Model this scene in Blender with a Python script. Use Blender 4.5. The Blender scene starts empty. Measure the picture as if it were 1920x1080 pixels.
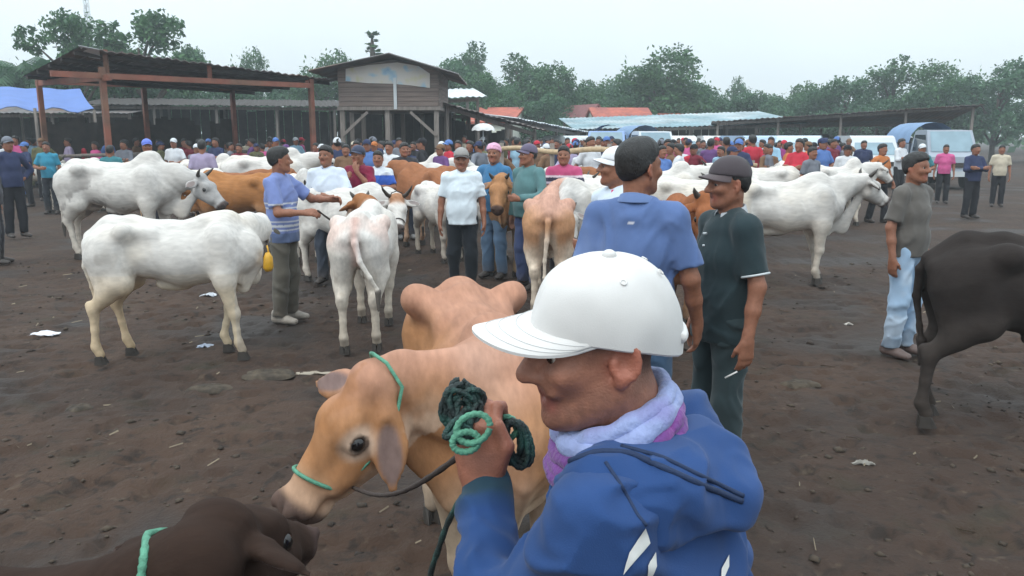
import bpy, math, random
import numpy as np
from mathutils import Vector, Matrix

random.seed(7)
S = bpy.context.scene
COL = bpy.context.collection

# ------------------------------------------------------------------ camera
CAM_H, FOC, PITCH = 1.80, 1507.0, math.radians(10.7)      # focal length in pixels of a 1920 wide frame
cam_d = bpy.data.cameras.new('camera')
cam_d.sensor_width = 36.0
cam_d.lens = FOC / 1920.0 * 36.0
cam_d.clip_start, cam_d.clip_end = 0.05, 3000.0
cam = bpy.data.objects.new('camera', cam_d)
COL.objects.link(cam)
cam.location = (0, 0, CAM_H)
cam.rotation_euler = (math.pi / 2 - PITCH, 0, 0)
S.camera = cam

# ------------------------------------------------------------------ sky, sun, exposure
SUN_EL, SUN_AZ = math.radians(52), math.radians(215)       # azimuth clockwise from +Y
w = bpy.data.worlds.new('World')
S.world = w
w.use_nodes = True
nt = w.node_tree
nt.nodes.clear()
out = nt.nodes.new('ShaderNodeOutputWorld')
bg = nt.nodes.new('ShaderNodeBackground')
sky = nt.nodes.new('ShaderNodeTexSky')
sky.sky_type = 'NISHITA'
sky.sun_disc = False
sky.sun_elevation = SUN_EL
sky.sun_rotation = SUN_AZ
sky.air_density, sky.dust_density = 1.0, 2.0
tc = nt.nodes.new('ShaderNodeTexCoord')
sep = nt.nodes.new('ShaderNodeSeparateXYZ')
nt.links.new(tc.outputs['Generated'], sep.inputs[0])
# overcast luminance: brighter towards the zenith, L = Lz (1 + 1.2 sin h) / 2.2
mx = nt.nodes.new('ShaderNodeMath'); mx.operation = 'MAXIMUM'; mx.inputs[1].default_value = 0.0
nt.links.new(sep.outputs[2], mx.inputs[0])
ma = nt.nodes.new('ShaderNodeMath'); ma.operation = 'MULTIPLY_ADD'
ma.inputs[1].default_value, ma.inputs[2].default_value = 0.545, 0.455
nt.links.new(mx.outputs[0], ma.inputs[0])
cn = nt.nodes.new('ShaderNodeTexNoise'); cn.inputs['Scale'].default_value = 2.2; cn.inputs['Detail'].default_value = 5
nt.links.new(tc.outputs['Generated'], cn.inputs['Vector'])
cr = nt.nodes.new('ShaderNodeMapRange')
cr.inputs['From Min'].default_value, cr.inputs['From Max'].default_value = 0.3, 0.7
cr.inputs['To Min'].default_value, cr.inputs['To Max'].default_value = 0.93, 1.07
nt.links.new(cn.outputs['Fac'], cr.inputs['Value'])
mm = nt.nodes.new('ShaderNodeMath'); mm.operation = 'MULTIPLY'
nt.links.new(ma.outputs[0], mm.inputs[0]); nt.links.new(cr.outputs[0], mm.inputs[1])
vs = nt.nodes.new('ShaderNodeVectorMath'); vs.operation = 'SCALE'
vs.inputs[0].default_value = (18.6, 21.0, 22.2)
nt.links.new(mm.outputs[0], vs.inputs['Scale'])
mix = nt.nodes.new('ShaderNodeMix'); mix.data_type = 'RGBA'
mix.inputs['Factor'].default_value = 0.88
nt.links.new(sky.outputs[0], mix.inputs['A']); nt.links.new(vs.outputs[0], mix.inputs['B'])
nt.links.new(mix.outputs['Result'], bg.inputs['Color'])
bg.inputs['Strength'].default_value = 0.1
nt.links.new(bg.outputs[0], out.inputs['Surface'])

sun_d = bpy.data.lights.new('sun', 'SUN')
sun_d.energy, sun_d.angle, sun_d.color = 0.9, math.radians(20), (1.0, 0.95, 0.88)
sun = bpy.data.objects.new('sun', sun_d)
COL.objects.link(sun)
sdir = Vector((math.sin(SUN_AZ) * math.cos(SUN_EL), math.cos(SUN_AZ) * math.cos(SUN_EL), math.sin(SUN_EL)))
sun.rotation_euler = sdir.to_track_quat('Z', 'Y').to_euler()
sun.location = (0, 0, 30)

vsn = S.view_settings
vsn.view_transform = 'Standard'
vsn.look = 'None'
vsn.exposure = 0.17
vsn.gamma = 1.0
vsn.use_curve_mapping = False
S.cycles.use_denoising = True
S.cycles.max_bounces = 6
S.cycles.volume_bounces = 0
S.cycles.transparent_max_bounces = 8

# ------------------------------------------------------------------ helpers: placing
def ray(px, py):
    a, b = px - 960.0, 540.0 - py
    c, s = math.cos(PITCH), math.sin(PITCH)
    return np.array((a, FOC * c + b * s, -FOC * s + b * c))
def U(px, py, Y):
    r = ray(px, py)
    p = r * (Y / r[1])
    return np.array((p[0], p[1], p[2] + CAM_H))
def G(px, py):
    """the ground point seen at a pixel of the 1920 x 1080 photograph"""
    r = ray(px, py)
    k = -CAM_H / r[2]
    return r[0] * k, r[1] * k
def V(*a):
    return np.array(a, float)
def unit(v):
    v = np.array(v, float)
    return v / (np.linalg.norm(v) + 1e-12)
def sr(r, g, b):
    f = lambda c: ((c / 255.0) / 12.92 if c <= 10 else (((c / 255.0) + 0.055) / 1.055) ** 2.4)
    return np.array((f(r), f(g), f(b)))

# ------------------------------------------------------------------ helpers: noise
_rs = np.random.RandomState(3)
_perm = _rs.permutation(256).astype(np.int32)
_perm = np.concatenate([_perm, _perm, _perm])
_val = _rs.rand(256).astype(np.float32)
def vnoise(p):
    p = np.asarray(p, np.float32)
    i = np.floor(p).astype(np.int32)
    f = p - i
    f = f * f * (3 - 2 * f)
    i &= 255
    x, y, z = i[..., 0], i[..., 1], i[..., 2]
    def h(dx, dy, dz):
        return _val[_perm[_perm[_perm[(x + dx) & 255] + ((y + dy) & 255)] + ((z + dz) & 255)] & 255]
    fx, fy, fz = f[..., 0], f[..., 1], f[..., 2]
    a = h(0,0,0) * (1-fx) + h(1,0,0) * fx
    b = h(0,1,0) * (1-fx) + h(1,1,0) * fx
    c = h(0,0,1) * (1-fx) + h(1,0,1) * fx
    d = h(0,1,1) * (1-fx) + h(1,1,1) * fx
    return (a * (1-fy) + b * fy) * (1-fz) + (c * (1-fy) + d * fy) * fz
def fbm(p, o=3):
    p = np.asarray(p, np.float32)
    s, a, t = 0.0, 1.0, 0.0
    for k in range(o):
        s = s + a * vnoise(p * (2.03 ** k) + 17.3 * k); t += a; a *= 0.5
    return s / t
def sstep(a, b, x):
    t = np.clip((x - a) / (b - a), 0, 1)
    return t * t * (3 - 2 * t)
def lerp(a, b, t):
    a, b = np.asarray(a, float), np.asarray(b, float)
    return a + (b - a) * np.asarray(t)[..., None]

# ------------------------------------------------------------------ helpers: scene objects
def np_mesh(name, verts, faces, smooth=True, mat=None, col=None):
    """faces: (n,3) or (n,4) array, or a list of lists"""
    me = bpy.data.meshes.new(name)
    verts = np.asarray(verts, np.float32)
    if isinstance(faces, np.ndarray):
        n, k = faces.shape
        me.vertices.add(len(verts)); me.vertices.foreach_set('co', verts.ravel())
        me.loops.add(n * k); me.loops.foreach_set('vertex_index', faces.astype(np.int32).ravel())
        me.polygons.add(n)
        me.polygons.foreach_set('loop_start', np.arange(0, n * k, k, dtype=np.int32))
        me.polygons.foreach_set('loop_total', np.full(n, k, np.int32))
    else:
        me.from_pydata(verts.tolist(), [], [list(f) for f in faces])
    me.update(calc_edges=True)
    me.polygons.foreach_set('use_smooth', np.full(len(me.polygons), smooth, bool))
    if col is not None:
        at = me.color_attributes.new('Col', 'FLOAT_COLOR', 'POINT')
        c = np.ones((len(verts), 4), np.float32); c[:, :3] = col
        at.data.foreach_set('color', c.ravel())
    if mat is not None:
        me.materials.append(mat)
    return me
def obj(name, me, parent=None, loc=(0, 0, 0), rz=0.0, scale=1.0):
    o = bpy.data.objects.new(name, me)
    COL.objects.link(o)
    o.parent = parent
    o.location = tuple(float(v) for v in loc)
    o.rotation_euler = (0, 0, rz)
    if scale != 1.0:
        o.scale = (scale,) * 3 if np.isscalar(scale) else scale
    return o
def tag(o, label, cat, group=None, kind=None):
    o['label'] = label
    o['category'] = cat
    if group: o['group'] = group
    if kind: o['kind'] = kind
    return o
def struct(o, kind='structure', label=None):
    o['kind'] = kind
    if label: o['label'] = label
    return o
def empty(name, loc=(0, 0, 0), rz=0.0, scale=1.0):
    o = obj(name, None, None, loc, rz, scale)
    o.empty_display_size = 0.1
    return o
def copy_tree(o, parent=None):
    c = o.copy(); COL.objects.link(c); c.parent = parent
    for ch in list(o.children):
        copy_tree(ch, c)
    return c

class MB:
    """collects boxes, bars, tubes and sheets into one mesh"""
    def __init__(s): s.v, s.f = [], []
    def add(s, vs, fs):
        o = len(s.v); s.v += [tuple(float(c) for c in p) for p in vs]; s.f += [[i + o for i in f] for f in fs]; return s
    def hexa(s, p):
        return s.add(p, [[0,3,2,1],[4,5,6,7],[0,1,5,4],[1,2,6,5],[2,3,7,6],[3,0,4,7]])
    def box(s, c, d, rz=0.0):
        x, y, z = d[0]/2, d[1]/2, d[2]/2
        co, si = math.cos(rz), math.sin(rz)
        P = []
        for dz in (-z, z):
            for dx, dy in ((-x,-y),(x,-y),(x,y),(-x,y)):
                P.append((c[0]+dx*co-dy*si, c[1]+dx*si+dy*co, c[2]+dz))
        return s.hexa(P)
    def bar(s, a, b, wd, ht=None, up=(0,0,1)):
        """square bar from a to b"""
        ht = wd if ht is None else ht
        a, b = np.array(a, float), np.array(b, float)
        d = unit(b - a); up = np.array(up, float)
        if abs(np.dot(d, up)) > 0.97: up = np.array((1.0, 0, 0))
        x = unit(np.cross(d, up)); y = np.cross(x, d)
        P = [e + x*sx*wd/2 + y*sy*ht/2 for e in (a, b) for sx, sy in ((-1,-1),(1,-1),(1,1),(-1,1))]
        return s.hexa(P)
    def tube(s, pts, r, n=8, cap=True):
        pts = [np.array(p, float) for p in pts]
        rr = [r] * len(pts) if np.isscalar(r) else list(r)
        o = len(s.v); prev = None
        for i, p in enumerate(pts):
            d = unit(pts[min(i+1, len(pts)-1)] - pts[max(i-1, 0)])
            if prev is None:
                ref = np.array((0,0,1.0)) if abs(d[2]) < 0.9 else np.array((1.0,0,0))
                x = unit(np.cross(d, ref))
            else:
                x = unit(prev - d * np.dot(prev, d))
            prev = x; y = np.cross(d, x)
            for k in range(n):
                a = 2*math.pi*k/n
                s.v.append(tuple(p + (x*math.cos(a) + y*math.sin(a)) * rr[i]))
        for i in range(len(pts)-1):
            for k in range(n):
                s.f.append([o+i*n+k, o+i*n+(k+1)%n, o+(i+1)*n+(k+1)%n, o+(i+1)*n+k])
        if cap:
            s.f.append([o+k for k in range(n)][::-1]); s.f.append([o+(len(pts)-1)*n+k for k in range(n)])
        return s
    def grid(s, P):
        """P[i][j] points -> sheet"""
        o = len(s.v); n, m = len(P), len(P[0])
        for row in P:
            for p in row: s.v.append(tuple(float(c) for c in p))
        for i in range(n-1):
            for j in range(m-1):
                s.f.append([o+i*m+j, o+(i+1)*m+j, o+(i+1)*m+j+1, o+i*m+j+1])
        return s
    def mesh(s, name, mat, smooth=False):
        return np_mesh(name, s.v, s.f, smooth, mat)
    def build(s, name, mat, parent=None, smooth=False, loc=(0,0,0), rz=0.0):
        return obj(name, s.mesh(name, mat, smooth), parent, loc, rz)

# ------------------------------------------------------------------ helpers: materials
def new_mat(name):
    m = bpy.data.materials.new(name); m.use_nodes = True
    n = m.node_tree.nodes; l = m.node_tree.links
    return m, n, l, n['Principled BSDF']
def mat(name, color, rough=0.7, var=0.25, scale=3.0, bump=0.0, bscale=40.0, metal=0.0, attr=False, objcol=False, stretch=None, detail=4, spec=0.5, sheen=0.0, second=None, coords='Object'):
    m, n, l, p = new_mat(name)
    tc = n.new('ShaderNodeTexCoord')
    src = tc.outputs[coords]
    if stretch:
        mp = n.new('ShaderNodeMapping'); mp.inputs['Scale'].default_value = stretch
        l.new(src, mp.inputs['Vector']); src = mp.outputs[0]
    no = n.new('ShaderNodeTexNoise'); no.inputs['Scale'].default_value = scale; no.inputs['Detail'].default_value = detail
    l.new(src, no.inputs['Vector'])
    if attr:
        at = n.new('ShaderNodeAttribute'); at.attribute_name = 'Col'; base = at.outputs['Color']
    elif objcol:
        oi = n.new('ShaderNodeObjectInfo'); base = oi.outputs['Color']
    else:
        rg = n.new('ShaderNodeRGB'); rg.outputs[0].default_value = (*[float(c) for c in color], 1); base = rg.outputs[0]
    if second is not None:
        ms = n.new('ShaderNodeMix'); ms.data_type = 'RGBA'
        n2 = n.new('ShaderNodeTexNoise'); n2.inputs['Scale'].default_value = scale * 0.35; n2.inputs['Detail'].default_value = 6
        l.new(src, n2.inputs['Vector'])
        r2 = n.new('ShaderNodeMapRange'); r2.inputs['From Min'].default_value, r2.inputs['From Max'].default_value = 0.45, 0.62
        l.new(n2.outputs['Fac'], r2.inputs['Value']); l.new(r2.outputs[0], ms.inputs['Factor'])
        l.new(base, ms.inputs['A']); ms.inputs['B'].default_value = (*[float(c) for c in second], 1)
        base = ms.outputs['Result']
    mr = n.new('ShaderNodeMapRange')
    mr.inputs['From Min'].default_value, mr.inputs['From Max'].default_value = 0.25, 0.75
    mr.inputs['To Min'].default_value, mr.inputs['To Max'].default_value = 1 - var, 1 + var
    l.new(no.outputs['Fac'], mr.inputs['Value'])
    vm = n.new('ShaderNodeVectorMath'); vm.operation = 'SCALE'
    l.new(base, vm.inputs[0]); l.new(mr.outputs[0], vm.inputs['Scale'])
    l.new(vm.outputs[0], p.inputs['Base Color'])
    p.inputs['Roughness'].default_value = rough
    p.inputs['Metallic'].default_value = metal
    p.inputs['Specular IOR Level'].default_value = spec
    if sheen: p.inputs['Sheen Weight'].default_value = sheen
    if bump:
        nb = n.new('ShaderNodeTexNoise'); nb.inputs['Scale'].default_value = bscale; nb.inputs['Detail'].default_value = 3
        l.new(src, nb.inputs['Vector'])
        b = n.new('ShaderNodeBump'); b.inputs['Strength'].default_value = bump; b.inputs['Distance'].default_value = 0.01
        l.new(nb.outputs['Fac'], b.inputs['Height']); l.new(b.outputs[0], p.inputs['Normal'])
    return m

M = {}
M['fur'] = mat('fur', None, 0.85, 0.16, 26.0, 0.12, 90.0, attr=True, stretch=(0.30, 1.6, 1), spec=0.12, detail=10)
M['skin'] = mat('skin', None, 0.5, 0.16, 60.0, 0.22, 260.0, attr=True, spec=0.4, detail=6)
M['cloth'] = mat('cloth', None, 0.88, 0.12, 7.0, 0.12, 420.0, attr=True, spec=0.2, sheen=0.15)
M['crowd_cloth'] = mat('crowd_cloth', None, 0.85, 0.15, 7.0, 0.15, 60.0, objcol=True, spec=0.2)
M['crowd_skin'] = mat('crowd_skin', (0.22, 0.10, 0.065), 0.55, 0.15, 9.0)
M['hair'] = mat('hair', (0.012, 0.011, 0.011), 0.5, 0.35, 60.0, 0.6, 250.0, stretch=(1, 1, 0.25))
M['eye'] = mat('eye', None, 0.12, 0.0, 5.0, attr=True, spec=0.6)
M['horn'] = mat('horn', (0.045, 0.035, 0.028), 0.45, 0.3, 20.0, 0.2, 60.0)
M['hoof'] = mat('hoof', (0.035, 0.028, 0.023), 0.6, 0.3, 20.0, 0.2, 60.0)
M['shoe'] = mat('shoe', None, 0.6, 0.2, 20.0, 0.1, 120.0, objcol=True)
M['cap_white'] = mat('cap_white', (0.66, 0.645, 0.63), 0.9, 0.07, 12.0, 0.08, 500.0, spec=0.15, detail=6)
M['rope_green'] = mat('rope_green', (0.10, 0.30, 0.20), 0.7, 0.3, 60.0, 0.5, 300.0)
M['rope_dark'] = mat('rope_dark', (0.018, 0.030, 0.030), 0.6, 0.4, 60.0, 0.5, 300.0, second=(0.03, 0.10, 0.085))
M['rope_brown'] = mat('rope_brown', (0.05, 0.035, 0.03), 0.8, 0.3, 60.0, 0.5, 300.0)
M['yellow'] = mat('yellow', (0.62, 0.33, 0.02), 0.5, 0.15, 30.0)

# ------------------------------------------------------------------ helpers: bodies as blended solids -> one continuous surface
class Solid:
    """tapered limbs and ellipsoids blended smoothly into one closed surface (surface nets)"""
    def __init__(s): s.p = []
    def cone(s, a, b, ra, rb, col, k=0.03, w=None, ws=1.0, cutb=False, cuta=False, sub=False):
        s.p.append(dict(t='c', a=V(*a), b=V(*b), ra=ra, rb=rb, col=np.array(col, float), k=k, w=None if w is None else unit(w), ws=ws, cutb=cutb, cuta=cuta, sub=sub)); return s
    def chain(s, pts, col, k=0.03, w=None, ws=1.0):
        for (p, r), (q, t) in zip(pts[:-1], pts[1:]):
            s.cone(p, q, r, t, col, k, w, ws)
        return s
    def ell(s, c, r, col, k=0.03, R=None, sub=False):
        s.p.append(dict(t='e', c=V(*c), r=V(*r), col=np.array(col, float), k=k, R=np.eye(3) if R is None else np.array(R, float), sub=sub)); return s
    def box_of(s, q):
        if q['t'] == 'c':
            m = max(q['ra'], q['rb']) * max(1.0, q['ws'])
            return np.minimum(q['a'], q['b']) - m, np.maximum(q['a'], q['b']) + m
        m = max(q['r'])
        return q['c'] - m, q['c'] + m
    def dist(s, q, P):
        if q['t'] == 'c':
            d = P - q['a'].astype(np.float32); ba = (q['b'] - q['a'])
            if q['w'] is not None and q['ws'] != 1.0:
                f = 1.0 / q['ws'] - 1.0
                wv = q['w'].astype(np.float32)
                d = d + (d @ wv)[..., None] * wv * np.float32(f)
                ba = ba + np.dot(ba, q['w']) * q['w'] * f
            L2 = float(np.dot(ba, ba)) + 1e-12
            ba = ba.astype(np.float32)
            t = (d @ ba) / np.float32(L2)
            tc = np.clip(t, 0, 1)
            e = d - tc[..., None] * ba
            r = np.sqrt(np.einsum('...i,...i->...', e, e)) - (q['ra'] + tc * (q['rb'] - q['ra']))
            L = math.sqrt(L2)
            if q['cutb']: r = np.maximum(r, (t - 1) * L)
            if q['cuta']: r = np.maximum(r, -t * L)
            return r.astype(np.float32)
        d = (P - q['c'].astype(np.float32)) @ q['R'].T.astype(np.float32)
        r = q['r'].astype(np.float32)
        k1 = np.sqrt(np.sum((d / r) ** 2, -1)); k2 = np.sqrt(np.sum((d / (r * r)) ** 2, -1)) + 1e-9
        return (k1 * (k1 - 1) / k2).astype(np.float32)
    def surface(s, h, cut=None, wrinkle=None):
        lo = np.min([s.box_of(q)[0] for q in s.p if not q['sub']], 0) - 3 * h
        hi = np.max([s.box_of(q)[1] for q in s.p if not q['sub']], 0) + 3 * h
        n = np.ceil((hi - lo) / h).astype(int) + 1
        D = np.full(n, 1.0, np.float32)
        ax = [(lo[i] + h * np.arange(n[i])).astype(np.float32) for i in range(3)]
        for q in s.p:
            a, b = s.box_of(q)
            pad = q['k'] + 2.5 * h
            i0 = np.maximum(np.floor((a - pad - lo) / h).astype(int), 0)
            i1 = np.minimum(np.ceil((b + pad - lo) / h).astype(int) + 1, n)
            if np.any(i1 <= i0): continue
            sl = tuple(slice(i0[i], i1[i]) for i in range(3))
            P = np.stack(np.meshgrid(ax[0][sl[0]], ax[1][sl[1]], ax[2][sl[2]], indexing='ij'), -1)
            d = s.dist(q, P)
            A = D[sl]; k = q['k']
            if q['sub']:
                B = -d
                hh = np.maximum(k - np.abs(A - B), 0) / k
                D[sl] = np.maximum(A, B) + hh * hh * k * 0.25
            else:
                hh = np.maximum(k - np.abs(A - d), 0) / k
                D[sl] = np.minimum(A, d) - hh * hh * k * 0.25
        if wrinkle is not None:
            idx = np.argwhere(np.abs(D) < 0.035)
            P = lo + idx * h
            D[idx[:, 0], idx[:, 1], idx[:, 2]] += wrinkle(P).astype(np.float32)
        if cut is not None:
            for nrm, off in cut:          # keep the side where n.p < off
                nrm = unit(nrm)
                pl = (ax[0][:, None, None] * nrm[0] + ax[1][None, :, None] * nrm[1] + ax[2][None, None, :] * nrm[2] - off).astype(np.float32)
                D = np.maximum(D, pl)
        D[0] = D[-1] = 1; D[:, 0] = D[:, -1] = 1; D[:, :, 0] = D[:, :, -1] = 1
        return surface_nets(D, lo, h)
    def colours(s, P, soft=0.006):
        P = np.asarray(P, np.float32)
        W = np.zeros(len(P)); C = np.zeros((len(P), 3))
        for q in s.p:
            if q['sub']: continue
            a, b = s.box_of(q)
            m = np.all((P > a - 0.06) & (P < b + 0.06), 1)
            if not m.any(): continue
            wt = np.exp(-np.clip(s.dist(q, P[m]) / soft, -8, 40))
            W[m] += wt; C[m] += wt[:, None] * q['col']
        return C / np.maximum(W, 1e-12)[:, None]

def surface_nets(D, lo, h):
    s = D < 0
    n = np.array(D.shape)
    c = np.zeros(n - 1, np.int8)
    for i in (0, 1):
        for j in (0, 1):
            for k in (0, 1):
                c += s[i:n[0]-1+i, j:n[1]-1+j, k:n[2]-1+k]
    act = (c > 0) & (c < 8)
    I = np.argwhere(act)
    ids = np.full(n - 1, -1, np.int32)
    ids[act] = np.arange(len(I))
    pos = np.zeros((len(I), 3)); cnt = np.zeros(len(I))
    cor = {o: D[I[:, 0] + o[0], I[:, 1] + o[1], I[:, 2] + o[2]] for o in [(i, j, k) for i in (0, 1) for j in (0, 1) for k in (0, 1)]}
    for a in cor:
        for axn in range(3):
            if a[axn]: continue
            b = list(a); b[axn] = 1; b = tuple(b)
            da, db = cor[a], cor[b]
            m = (da < 0) != (db < 0)
            t = da[m] / (da[m] - db[m])
            q = np.tile(np.array(a, float), (m.sum(), 1)); q[:, axn] = t
            pos[m] += q; cnt[m] += 1
    vert = lo + (I + pos / np.maximum(cnt, 1)[:, None]) * h
    quads = []
    for axn in range(3):
        u, v = (axn + 1) % 3, (axn + 2) % 3
        A = np.moveaxis(s, axn, 0); d = A[1:] != A[:-1]
        E = np.argwhere(d)
        e = np.zeros_like(E); oth = [x for x in range(3) if x != axn]
        e[:, axn] = E[:, 0]; e[:, oth[0]] = E[:, 1]; e[:, oth[1]] = E[:, 2]
        ok = (e[:, u] > 0) & (e[:, v] > 0) & (e[:, u] < n[u] - 1) & (e[:, v] < n[v] - 1)
        e = e[ok]
        ins = s[e[:, 0], e[:, 1], e[:, 2]]
        def cell(du, dv):
            g = e.copy(); g[:, u] += du; g[:, v] += dv
            return ids[g[:, 0], g[:, 1], g[:, 2]]
        Q = np.stack([cell(-1, -1), cell(0, -1), cell(0, 0), cell(-1, 0)], 1)
        Q[~ins] = Q[~ins][:, ::-1]
        quads.append(Q)
    Q = np.concatenate(quads)
    Q = Q[(Q >= 0).all(1)]
    return vert, Q

def ball_mesh(name, r, fn=None, mat=None, n=14, m=10):
    vs, fs = [], []
    for i in range(m + 1):
        th = math.pi * i / m
        for j in range(n):
            ph = 2 * math.pi * j / n
            vs.append((r * math.cos(th), r * math.sin(th) * math.cos(ph), r * math.sin(th) * math.sin(ph)))   # pole along +x
    for i in range(m):
        for j in range(n):
            fs.append([i*n+j, (i+1)*n+j, (i+1)*n+(j+1)%n, i*n+(j+1)%n])
    vs = np.array(vs)
    return np_mesh(name, vs, fs, True, mat, None if fn is None else fn(vs))
def eye_col(vs):
    t = vs[:, 0] / np.abs(vs).max()
    c = np.tile(np.array((0.62, 0.57, 0.52)), (len(vs), 1))
    c[t > 0.55] = (0.03, 0.015, 0.01); c[t > 0.93] = (0.004, 0.004, 0.004)
    return c
EYE_MAN = ball_mesh('eye', 0.0115, eye_col, M['eye'])
EYE_COW = ball_mesh('eye', 0.026, lambda v: np.tile(np.array((0.008, 0.006, 0.006)), (len(v), 1)), M['eye'])

# ================================================================== cattle
def frame(d, up=(0, 0, 1)):
    d = unit(d); y = unit(np.cross(up, d)); z = np.cross(d, y)
    return d, y, z
def cow_leg(s, top, mid, dx, side, front, col, sc=1.0, lift=0.0):
    pass
WHITE = np.array((0.63, 0.60, 0.565))
def white_coat(grey=0.0, cream=0.0, dirt=0.6, patch=None, seed=0.0):
    def f(P, C):
        c = np.tile(WHITE, (len(P), 1))
        n1 = fbm(P * 3.0 + seed, 3); n2 = fbm(P * 9.0 + seed, 3)
        c = lerp(c, (0.70, 0.56, 0.38), cream * sstep(0.40, 0.75, n1 + 0.25 * (P[:, 2] < 0.75)))
        low = sstep(0.85, 0.25, P[:, 2] + 0.35 * (n1 - 0.5))
        c = lerp(c, (0.50, 0.40, 0.28), dirt * 0.75 * low)
        c = lerp(c, (0.20, 0.15, 0.11), dirt * sstep(0.28, 0.02, P[:, 2] + 0.2 * (n2 - 0.5)))
        if grey: c = lerp(c, (0.26, 0.25, 0.25), grey * sstep(0.22, 0.62, P[:, 0]) * sstep(0.35, 0.6, n1 + 0.1))
        c = lerp(c, (0.27, 0.21, 0.15), 0.5 * dirt * sstep(0.56, 0.70, n2) * sstep(0.42, 0.6, fbm(P * 2.0 + seed + 9, 2)) * sstep(1.25, 0.6, P[:, 2]))
        if patch is not None: c = patch(P, c, n1, n2)
        return c * (0.94 + 0.12 * n2[:, None])
    return f
def brown_coat(base, belly=(0.62, 0.50, 0.38), legs=None, top=None, dirt=0.5, seed=0.0, amount=0.8):
    base = np.array(base)
    def f(P, C):
        n1 = fbm(P * 3.0 + seed, 3); n2 = fbm(P * 9.0 + seed, 3)
        c = np.tile(base, (len(P), 1))
        if top is not None: c = lerp(c, top, sstep(0.98, 1.16, P[:, 2] + 0.2 * (n1 - 0.5)))
        c = lerp(c, belly, amount * sstep(0.80, 0.52, P[:, 2] + 0.35 * (n1 - 0.5)))
        if legs is not None: c = lerp(c, legs, 0.8 * sstep(0.55, 0.35, P[:, 2]))
        c = lerp(c, (0.07, 0.055, 0.045), dirt * sstep(0.30, 0.02, P[:, 2] + 0.2 * (n2 - 0.5)))
        return c * (0.86 + 0.28 * n2[:, None])
    return f

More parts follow.
